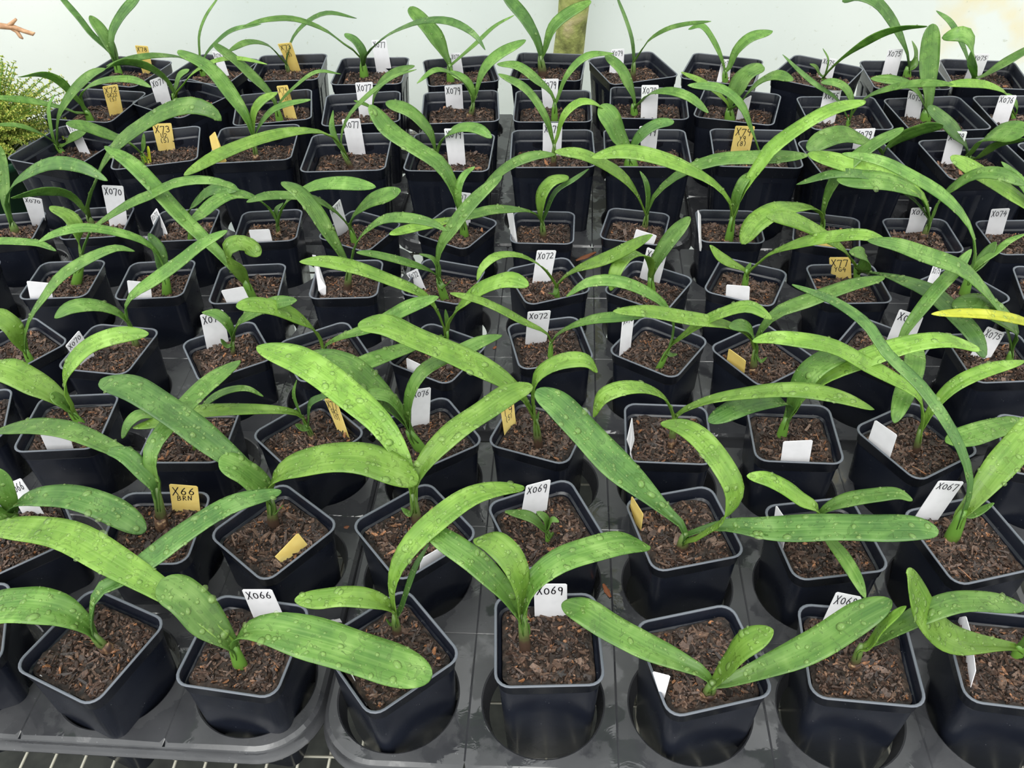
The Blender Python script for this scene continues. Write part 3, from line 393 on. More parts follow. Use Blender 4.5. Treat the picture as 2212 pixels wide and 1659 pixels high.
'6f':((-5.5, 97.39, -1.7),(-5.61, 97.39, 0.47),1.06,'',[(1.14,0,'',"-5.6,97.4,0.5 -5.7,97.3,1.6 -6.0,96.9,4.4 -5.7,97.3,5.9 -5.0,98.1,6.8 -3.8,99.3,7.1"),(2.84,-0.09,'',"-5.6,97.4,0.5 -6.1,97.6,2.0 -6.5,97.8,4.8 -8.0,98.4,8.0 -10.8,99.6,9.6 -14.1,101.0,11.6 -16.2,102.0,14.2"),(1.59,-0.26,'y',"-5.6,97.4,0.5 -6.2,97.0,1.1 -8.9,94.7,2.0 -12.0,92.0,2.9 -14.0,90.4,3.2"),(1.73,0.26,'',"-5.6,97.4,0.5 -5.4,97.4,1.4 -3.7,97.5,3.6 -1.6,97.6,6.3 1.0,97.8,8.2 3.8,97.9,9.1 6.1,98.1,9.0")]),
'6g':((4.61, 96.27, -1.7),(4.43, 96.27, 0.46),0.81,'brown',[(1.43,-0.35,'',"4.4,96.3,0.5 3.8,95.8,2.0 1.9,94.1,3.8 -1.5,91.3,5.6 -4.1,89.0,6.3 -7.1,86.5,7.0"),(2.07,0.09,'y',"4.4,96.3,0.5 4.2,96.2,2.2 4.3,96.2,4.7 5.5,96.8,6.1 7.7,97.9,6.1"),(0.96,0.09,'d',"4.4,96.3,0.5 4.9,96.4,2.0 6.0,96.8,4.7 8.3,97.5,5.9 10.2,98.1,7.0")]),
'6h':((17.42, 97.24, -1.7),(17.61, 97.24, 0.45),0.82,'brown',[(1.84,-0.44,'y',"17.6,97.2,0.5 17.1,97.2,1.8 16.1,97.2,3.8 14.5,97.1,6.1 12.2,97.0,7.9 9.0,96.9,9.6 5.9,96.8,10.0"),(0.9,0,'',"17.6,97.2,0.5 17.6,97.2,1.8 17.6,97.3,3.7 17.2,97.8,5.3 16.6,98.8,6.1"),(2.26,0.26,'',"17.6,97.2,0.5 17.9,97.2,1.8 18.2,97.2,2.9 19.7,97.1,5.1 22.3,96.9,7.2 25.5,96.7,8.4 30.4,96.4,8.7 36.1,96.0,9.0")]),
'6i':((27.63, 94.1, -1.7),(27.69, 94.1, 1.6),1.02,'',[(2.26,-0.35,'y',"27.7,94.1,1.6 27.4,94.1,3.1 26.6,94.2,4.5 24.7,94.3,6.5 20.9,94.5,8.8 16.7,94.7,10.3 13.4,94.9,10.7 10.1,95.0,10.0"),(1.45,0,'',"27.7,94.1,1.6 27.8,94.2,3.1 27.7,94.1,4.8 28.4,94.6,6.6 30.1,96.0,7.1"),(2.3,0.09,'y',"27.7,94.1,1.6 28.1,94.2,3.5 28.9,94.3,6.5 30.0,94.6,8.4 30.8,94.8,10.2 34.3,95.5,12.9 37.9,96.2,14.6 41.8,97.0,15.0")]),
'6j':((39.6, 95.32, -1.7),(39.53, 95.32, 0.04),0.81,'',[(3.06,0,'y',"39.5,95.3,0.0 38.7,94.8,1.7 35.3,92.7,4.0 31.8,90.6,4.9 28.8,88.8,4.1 27.4,87.9,2.0"),(2.04,0,'',"39.5,95.3,0.0 39.2,95.2,1.9 39.3,95.2,4.4 40.0,95.5,6.4 42.0,96.3,8.4 44.2,97.1,9.7 47.8,98.5,10.9")]),
'6k':((51.77, 93.53, -1.7),(51.97, 93.53, 0.6),0.8,'brown',[(2.85,-0.35,'',"52.0,93.5,0.6 51.2,93.5,2.4 49.5,93.5,4.7 47.2,93.4,6.0 44.2,93.4,6.8 41.4,93.3,7.0 39.1,93.3,7.0"),(1.87,0.52,'',"52.0,93.5,0.6 52.1,93.3,1.7 52.2,93.3,3.8 53.0,92.4,6.4 54.2,91.1,8.5 55.9,89.3,9.4 57.8,87.2,9.0"),(2.57,-0.35,'y',"52.0,93.5,0.6 51.2,93.7,2.7 49.9,93.9,4.5 47.6,94.3,5.9 43.6,95.0,7.2 39.1,95.7,8.4 36.0,96.2,9.0"),(1.37,-0.35,'d',"52.0,93.5,0.6 51.1,93.6,2.0 48.2,93.7,4.6 43.3,94.0,7.1 38.9,94.2,7.4 34.8,94.4,6.0")]),
'6l':((63.83, 90.5, -1.7),(62.94, 90.5, 0.29),0.78,'',[(2.33,-0.44,'y',"62.9,90.5,0.3 62.7,90.6,3.1 61.2,91.2,4.4 57.7,92.5,6.5 54.6,93.6,8.1 52.4,94.5,9.0"),(1.3,-0.52,'',"62.9,90.5,0.3 62.4,90.7,4.0 60.6,91.6,6.6 57.7,92.9,9.0")]),
'7a':((-64.03, 119.35, 1.2),(-64.61, 119.35, 2.18),0.94,'',[(1.72,0.52,'',"-64.6,119.3,2.2 -64.3,119.5,3.2 -62.8,119.9,6.8 -60.1,120.8,9.7 -57.1,121.7,11.7 -55.4,122.3,12.0"),(0.64,0.26,'',"-64.6,119.3,2.2 -64.7,119.3,3.3 -64.4,119.5,5.9 -64.0,120.1,7.9 -63.1,121.1,9.1"),(0.93,-0.7,'',"-64.6,119.3,2.2 -64.9,118.8,3.3 -65.8,117.0,5.7 -66.8,114.9,7.4 -68.2,112.2,8.7"),(1.47,0.7,'',"-64.6,119.3,2.2 -63.5,119.0,2.3 -62.0,118.5,3.6 -58.7,117.3,5.1")]),
'7b':((-50.92, 115.07, 1.2),(-50.95, 115.07, 2.4),0.78,'',[(2.05,-0.61,'',"-51.0,115.1,2.4 -51.2,114.8,3.2 -52.2,113.7,5.3 -53.9,111.8,7.4 -55.3,110.3,9.0 -56.7,108.8,10.0"),(0.8,0.61,'',"-51.0,115.1,2.4 -50.6,115.2,3.4 -50.0,115.5,5.4"),(1.11,0.7,'yy',"-51.0,115.1,2.4 -50.4,115.1,1.2 -49.8,115.1,3.7")]),
'7c':((-35.01, 114.48, 1.2),(-34.89, 114.48, 3.57),0.77,'brown',[(1.53,0.35,'y',"-34.9,114.5,3.6 -34.6,114.7,5.6 -34.0,114.9,8.3 -32.6,115.6,9.7 -30.7,116.6,10.2"),(1.14,0.35,'',"-34.9,114.5,3.6 -34.1,114.6,5.6 -31.8,115.1,8.2 -29.5,115.5,9.0 -26.3,116.2,9.2"),(2.42,0,'',"-34.9,114.5,3.6 -34.8,114.4,6.0 -35.2,114.6,7.9 -36.5,115.3,10.4 -39.1,116.7,13.8 -43.5,118.9,15.4")]),
'7d':((-21.1, 111.65, 1.2),(-22.12, 111.65, 3.37),0.76,'brown',[(1.84,-0.44,'y',"-22.1,111.7,3.4 -22.1,111.7,3.8 -22.4,111.4,5.1 -23.9,109.9,7.2 -26.8,107.0,8.9 -30.6,103.1,9.8 -34.8,98.9,9.8 -38.2,95.5,9.0"),(0.85,0,'',"-22.1,111.7,3.4 -22.7,111.9,4.7 -23.3,112.5,6.7 -22.9,113.2,8.9"),(0.84,0.35,'',"-22.1,111.7,3.4 -22.1,111.7,5.5 -20.9,112.0,8.3 -18.0,112.9,10.9 -14.4,114.1,12.9 -11.4,115.0,13.4")]),
'7e':((-9.35, 112.7, 1.2),(-9.41, 112.7, 2.04),0.64,'',[(2.43,-0.17,'',"-9.4,112.7,2.0 -9.7,112.8,2.9 -10.3,112.9,5.6 -12.6,113.5,8.3 -15.9,114.4,9.3"),(1.74,0.44,'',"-9.4,112.7,2.0 -9.1,112.5,3.4 -7.6,111.4,6.0 -5.4,109.9,7.5 -3.3,108.4,7.8 -1.7,107.2,7.1")]),
'7f':((6.51, 109.91, 1.2),(6.61, 109.91, 4.25),0.75,'brown',[(1.56,-0.17,'',"6.6,109.9,4.2 6.3,110.0,5.3 5.4,110.4,8.4 2.9,111.6,11.8 -0.6,113.1,13.2"),(1.37,0.26,'y',"6.6,109.9,4.2 7.1,110.0,5.7 7.9,110.2,8.6 9.9,110.7,10.1 11.7,111.0,9.9 13.2,111.4,8.8")]),
'7g':((17.2, 109.64, 1.2),(17.0, 109.64, 2.23),1.89,'',[(3.57,-0.35,'',"17.0,109.6,2.2 16.3,109.9,3.5 15.3,110.3,5.4 14.1,110.7,7.8 12.6,111.3,9.2"),(1.95,0.26,'d',"17.0,109.6,2.2 17.3,109.7,4.0 18.3,109.8,5.9 20.3,110.2,7.0 22.6,110.6,7.1")]),
'7h':((35.11, 110.14, 1.2),(34.78, 110.14, 2.1),0.76,'',[(1.51,-0.52,'',"34.8,110.1,2.1 34.2,110.3,3.4 32.9,110.6,6.0 31.4,110.9,8.9 28.6,111.6,11.0 24.3,112.5,11.2")]),
'7i':((49.45, 108.12, 1.2),(50.8, 108.12, 2.25),0.87,'',[(2.08,-0.7,'',"50.8,108.1,2.2 50.9,107.9,3.2 51.8,106.2,6.0 53.1,103.6,8.4 54.1,101.6,9.7"),(3.0,-0.35,'',"50.8,108.1,2.2 49.9,107.8,3.6 46.5,106.6,5.8 43.6,105.5,7.0 40.9,104.5,6.9 38.7,103.7,5.8")]),
'7j':((61.58, 106.83, 1.2),(61.61, 106.83, 2.48),1.36,'',[(2.22,-0.61,'d',"61.6,106.8,2.5 60.7,107.0,4.3 58.3,107.6,6.7 55.0,108.4,9.1"),(3.27,0.7,'',"61.6,106.8,2.5 61.8,106.1,3.9 62.0,105.0,6.4 62.5,102.3,8.3 63.2,99.0,9.4"),(1.2,-0.7,'',"61.6,106.8,2.5 62.2,105.8,2.7 63.1,104.1,5.5 64.7,101.0,7.8")]),
'8a':((-63.32, 129.1, 1.5),(-63.45, 129.1, 2.98),1.13,'',[(1.88,0.44,'',"-63.5,129.1,3.0 -63.7,128.6,4.2 -64.2,127.8,6.4 -64.7,126.7,8.8 -65.8,124.7,10.6 -67.5,121.5,11.5"),(1.3,-0.61,'',"-63.5,129.1,3.0 -64.1,128.2,3.0 -65.4,126.2,4.9 -67.5,123.0,7.4 -69.9,119.3,9.5 -70.6,118.4,10.0"),(1.41,0.44,'',"-63.5,129.1,3.0 -63.7,129.2,4.0 -63.6,129.2,5.4 -60.7,128.1,7.6 -57.1,126.7,8.8 -53.2,125.2,9.2 -50.7,124.3,8.4")]),
'8b':((-51.62, 134.88, 1.5),(-51.86, 134.88, 2.69),1.02,'',[(1.62,0.7,'',"-51.9,134.9,2.7 -51.9,134.8,4.1 -52.7,133.4,7.0 -54.2,131.0,9.4 -56.0,128.1,10.7 -57.2,125.9,10.6"),(1.2,0.52,'',"-51.9,134.9,2.7 -51.3,135.1,4.0 -50.2,135.3,5.9 -48.7,135.8,6.5"),(0.85,0.61,'y',"-51.9,134.9,2.7 -50.5,134.3,3.9 -47.1,132.8,7.1 -42.5,130.9,9.6 -38.4,129.1,10.4 -34.2,127.3,10.1")]),
'8c':((-33.84, 126.73, 1.5),(-33.96, 126.73, 3.4),1.11,'',[(2.07,0,'',"-34.0,126.7,3.4 -34.4,126.9,5.3 -37.5,128.2,8.8 -39.5,129.0,10.6 -42.2,130.1,12.4"),(0.74,0.44,'',"-34.0,126.7,3.4 -33.0,126.9,4.8 -30.8,127.2,6.7 -27.2,127.7,8.7 -23.9,128.2,8.0")]),
'8d':((-20.18, 126.12, 1.5),(-19.55, 126.12, 3.22),0.55,'',[(1.45,0.35,'',"-19.6,126.1,3.2 -19.3,126.2,4.7 -18.2,126.5,6.8 -16.0,127.1,8.5 -12.9,127.9,9.0"),(0.67,-0.7,'',"-19.6,126.1,3.2 -20.1,125.7,4.1 -21.9,124.4,5.5")]),
'8e':((-5.25, 126.56, 1.5),(-4.66, 126.56, 3.3),0.83,'brown',[(1.02,-0.44,'',"-4.7,126.6,3.3 -5.0,126.2,5.5 -6.8,124.3,8.8 -9.4,121.5,10.8 -11.9,118.8,10.0"),(1.68,-0.17,'',"-4.7,126.6,3.3 -4.6,126.5,5.3 -5.4,126.9,7.0 -7.8,128.0,8.0"),(2.06,0.26,'',"-4.7,126.6,3.3 -4.1,126.8,4.7 -2.8,127.2,8.4 -0.5,128.1,10.3 3.5,129.6,11.7")]),
'8f':((7.49, 124.04, 1.5),(7.47, 124.04, 4.0),0.95,'',[(1.72,-0.35,'',"7.5,124.0,4.0 6.8,124.2,5.9 5.0,124.6,7.6 2.1,125.3,9.6 -0.8,126.1,9.6"),(1.37,0.26,'',"7.5,124.0,4.0 7.9,124.2,4.7 9.3,124.5,8.4 12.2,125.4,10.7 16.1,126.5,10.5")]),
'8g':((19.66, 125.32, 1.5),(19.36, 125.32, 2.88),1.1,'',[(2.19,-0.26,'',"19.4,125.3,2.9 19.1,125.5,4.5 17.3,126.4,8.2 15.0,127.5,10.0"),(1.48,0.44,'',"19.4,125.3,2.9 19.9,124.7,3.4 21.1,123.2,5.6 23.2,120.8,7.1 25.9,117.6,7.4 28.1,114.9,6.2")]),
'8h':((33.47, 122.89, 1.5),(33.14, 122.89, 2.87),1.5,'',[(3.57,0,'',"33.1,122.9,2.9 33.4,123.0,4.9 34.6,123.5,7.8 37.4,124.6,8.9"),(1.76,0.61,'',"33.1,122.9,2.9 34.1,121.5,4.5 35.2,119.9,7.7 37.1,117.1,10.4 38.9,114.6,10.6"),(1.1,-0.44,'y',"33.1,122.9,2.9 32.8,123.0,3.7 29.6,123.6,6.6 25.7,124.4,8.3")]),
'8i':((49.86, 119.38, 1.5),(49.66, 119.38, 2.35),0.67,'',[(1.49,-0.52,'',"49.7,119.4,2.4 49.7,119.4,3.2 49.6,119.4,5.1 48.2,119.8,7.2 46.5,120.2,7.9 44.9,120.6,7.7"),(1.04,-0.44,'d',"49.7,119.4,2.4 49.2,119.5,3.1 47.4,120.0,5.5 44.1,120.8,7.5 41.6,121.4,9.3 39.2,122.0,11.3"),(1.29,0.7,'',"49.7,119.4,2.4 50.0,119.0,4.0 50.7,117.9,6.4 52.6,115.2,8.9 55.0,111.9,10.8 57.4,108.3,12.0")]),
'8j':((61.48, 120.47, 1.5),(61.14, 120.47, 2.92),1.61,'',[(3.04,0,'',"61.1,120.5,2.9 61.1,120.8,4.2 60.8,121.8,6.9 60.5,123.4,10.7 60.3,124.4,14.1"),(1.7,-0.44,'',"61.1,120.5,2.9 60.4,120.6,4.1 58.3,120.9,6.6 55.6,121.2,7.5 52.3,121.7,7.6")]),
'8k':((74.4, 120.21, 1.5),(73.95, 120.21, 2.22),0.67,'',[(1.37,-0.61,'y',"74.0,120.2,2.2 73.2,120.0,3.2 71.4,119.5,5.6 68.1,118.5,7.4 64.0,117.2,8.4 60.2,116.1,8.7"),(0.87,-0.7,'',"74.0,120.2,2.2 74.2,120.2,2.8 73.2,120.4,4.5 72.0,120.6,5.3")]),
'9a':((-64.51, 146.62, 1.8),(-64.43, 146.62, 3.75),1.24,'',[(1.19,0,'d',"-64.4,146.6,3.8 -64.6,146.7,5.3 -67.7,148.5,8.0 -69.3,149.5,10.3 -71.5,150.8,12.9 -72.9,151.7,14.5"),(2.01,0,'',"-64.4,146.6,3.8 -64.5,147.0,5.4 -65.7,148.2,8.4 -67.5,149.6,10.7"),(2.09,0.35,'d',"-64.4,146.6,3.8 -64.3,146.7,6.0 -63.8,147.2,8.6 -61.9,148.6,11.0 -59.9,150.3,12.7 -58.6,151.3,13.8")]),
'9b':((-49.87, 145.1, 1.8),(-50.03, 145.1, 2.97),0.92,'',[(1.14,-0.61,'',"-50.0,145.1,3.0 -50.4,144.3,3.7 -51.1,142.9,5.4 -53.3,138.4,7.9 -55.7,133.6,9.3 -58.1,128.7,10.0"),(0.55,0.26,'',"-50.0,145.1,3.0 -49.7,145.4,5.5 -49.2,145.9,8.4 -47.8,147.2,10.9 -46.0,148.8,12.8 -45.1,149.7,13.8"),(0.98,0.44,'d',"-50.0,145.1,3.0 -48.8,145.4,5.2 -46.6,145.8,7.2 -43.8,146.4,8.8 -39.2,147.3,9.3")]),
'9c':((-35.48, 144.6, 1.8),(-35.69, 144.6, 3.51),0.77,'brown',[(1.23,-0.44,'',"-35.7,144.6,3.5 -36.3,143.8,5.0 -37.5,142.3,7.6 -39.8,139.4,9.2 -42.2,136.3,8.9"),(0.98,0.44,'d',"-35.7,144.6,3.5 -35.2,144.7,5.2 -33.6,145.0,8.1 -30.8,145.6,10.3 -27.8,146.2,11.1 -23.5,147.1,9.8")]),
'9d':((-22.82, 142.45, 1.8),(-22.75, 142.45, 4.09),1.36,'',[(1.11,-0.52,'',"-22.8,142.4,4.1 -23.2,142.2,5.6 -25.3,140.7,8.1 -27.5,139.2,10.8 -31.3,136.6,13.4 -35.1,133.9,14.2 -37.9,132.0,14.0"),(1.82,0,'d',"-22.8,142.4,4.1 -22.5,142.3,6.0 -23.6,143.1,7.7 -25.3,144.2,8.4"),(1.3,0.52,'d',"-22.8,142.4,4.1 -21.4,141.3,6.3 -18.0,138.4,9.7 -13.1,134.2,13.0 -9.6,131.2,14.4 -6.6,128.7,14.7 -3.7,126.2,13.7 -2.4,125.2,12.0")]),
'9e':((-8.46, 139.43, 1.8),(-8.51, 139.43, 4.29),1.19,'',[(3.57,0,'',"-8.5,139.4,4.3 -9.2,139.8,6.0 -10.4,140.7,8.7 -12.5,142.0,10.9 -14.3,143.2,12.6"),(0.81,0.35,'',"-8.5,139.4,4.3 -7.5,139.7,5.0 -4.1,140.7,7.5 -1.1,141.5,9.8 2.1,142.4,11.1")]),
'9f':((6.69, 140.8, 1.8),(6.16, 140.8, 4.69),1.34,'brown',[(2.57,-0.09,'d',"6.2,140.8,4.7 5.5,141.3,7.5 3.8,142.6,10.5 1.4,144.5,12.8 0.3,145.3,13.9"),(2.33,0.26,'',"6.2,140.8,4.7 6.9,141.1,5.8 8.0,141.6,9.2 10.7,142.8,11.1 14.3,144.4,12.3")]),
'9g':((20.79, 137.99, 1.8),(20.82, 137.99, 4.49),0.88,'brown',[(0.71,0,'d',"20.8,138.0,4.5 20.4,138.6,8.0 19.4,140.2,10.8 18.3,141.9,13.1 17.9,142.6,14.1"),(0.92,0.7,'',"20.8,138.0,4.5 21.4,137.4,6.0 22.7,136.2,8.8 24.8,134.1,11.1 27.1,131.9,12.5 30.2,128.9,13.8")]),
'9h':((35.38, 136.14, 1.8),(35.1, 136.14, 3.3),1.02,'',[(1.21,-0.44,'',"35.1,136.1,3.3 34.3,136.4,5.4 33.0,136.9,7.9 30.8,137.7,10.3 29.0,138.3,9.5"),(2.22,0.17,'',"35.1,136.1,3.3 35.8,136.3,4.0 36.5,136.6,6.6 38.5,137.1,8.4 42.1,138.1,9.0")]),
'9i':((50.32, 135.02, 1.8),(50.46, 135.02, 2.54),0.58,'',[(1.49,-0.61,'',"50.5,135.0,2.5 50.7,134.6,3.3 51.9,132.3,6.6 54.4,127.9,11.4 56.3,124.5,13.6 58.1,121.2,14.9"),(0.75,-0.61,'',"50.5,135.0,2.5 49.8,135.1,3.1 49.1,135.2,4.2 48.0,135.3,4.7"),(0.38,0,'',"50.5,135.0,2.5 50.6,134.9,3.2 50.6,134.8,5.5 49.8,136.0,6.8")]),
'9j':((64.26, 135.85, 1.8),(63.96, 135.85, 3.14),1.32,'',[(2.51,-0.52,'d',"64.0,135.8,3.1 63.7,135.9,4.6 62.3,136.4,7.0 60.2,137.1,10.1 56.9,138.1,13.2 54.3,139.0,13.8 52.6,139.5,12.6"),(1.6,0,'',"64.0,135.8,3.1 64.5,135.9,3.1 64.9,136.5,5.4 63.9,137.0,7.2")]),
'9k':((73.32, 132.01, 1.8),(72.86, 132.01, 2.77),0.86,'',[(1.16,-0.52,'d',"72.9,132.0,2.8 72.2,132.3,3.9 70.1,133.3,7.8 67.8,134.4,10.8 65.6,135.4,12.2"),(2.48,-0.7,'',"72.9,132.0,2.8 68.5,125.5,7.0 66.8,123.4,10.5 65.5,123.7,12.5 63.7,123.7,12.8 62.3,124.6,12.0"),(1.78,0.09,'',"72.9,132.0,2.8 74.3,132.2,3.1 77.2,132.7,5.0 79.8,133.0,6.6 81.9,133.3,7.6")]),
}
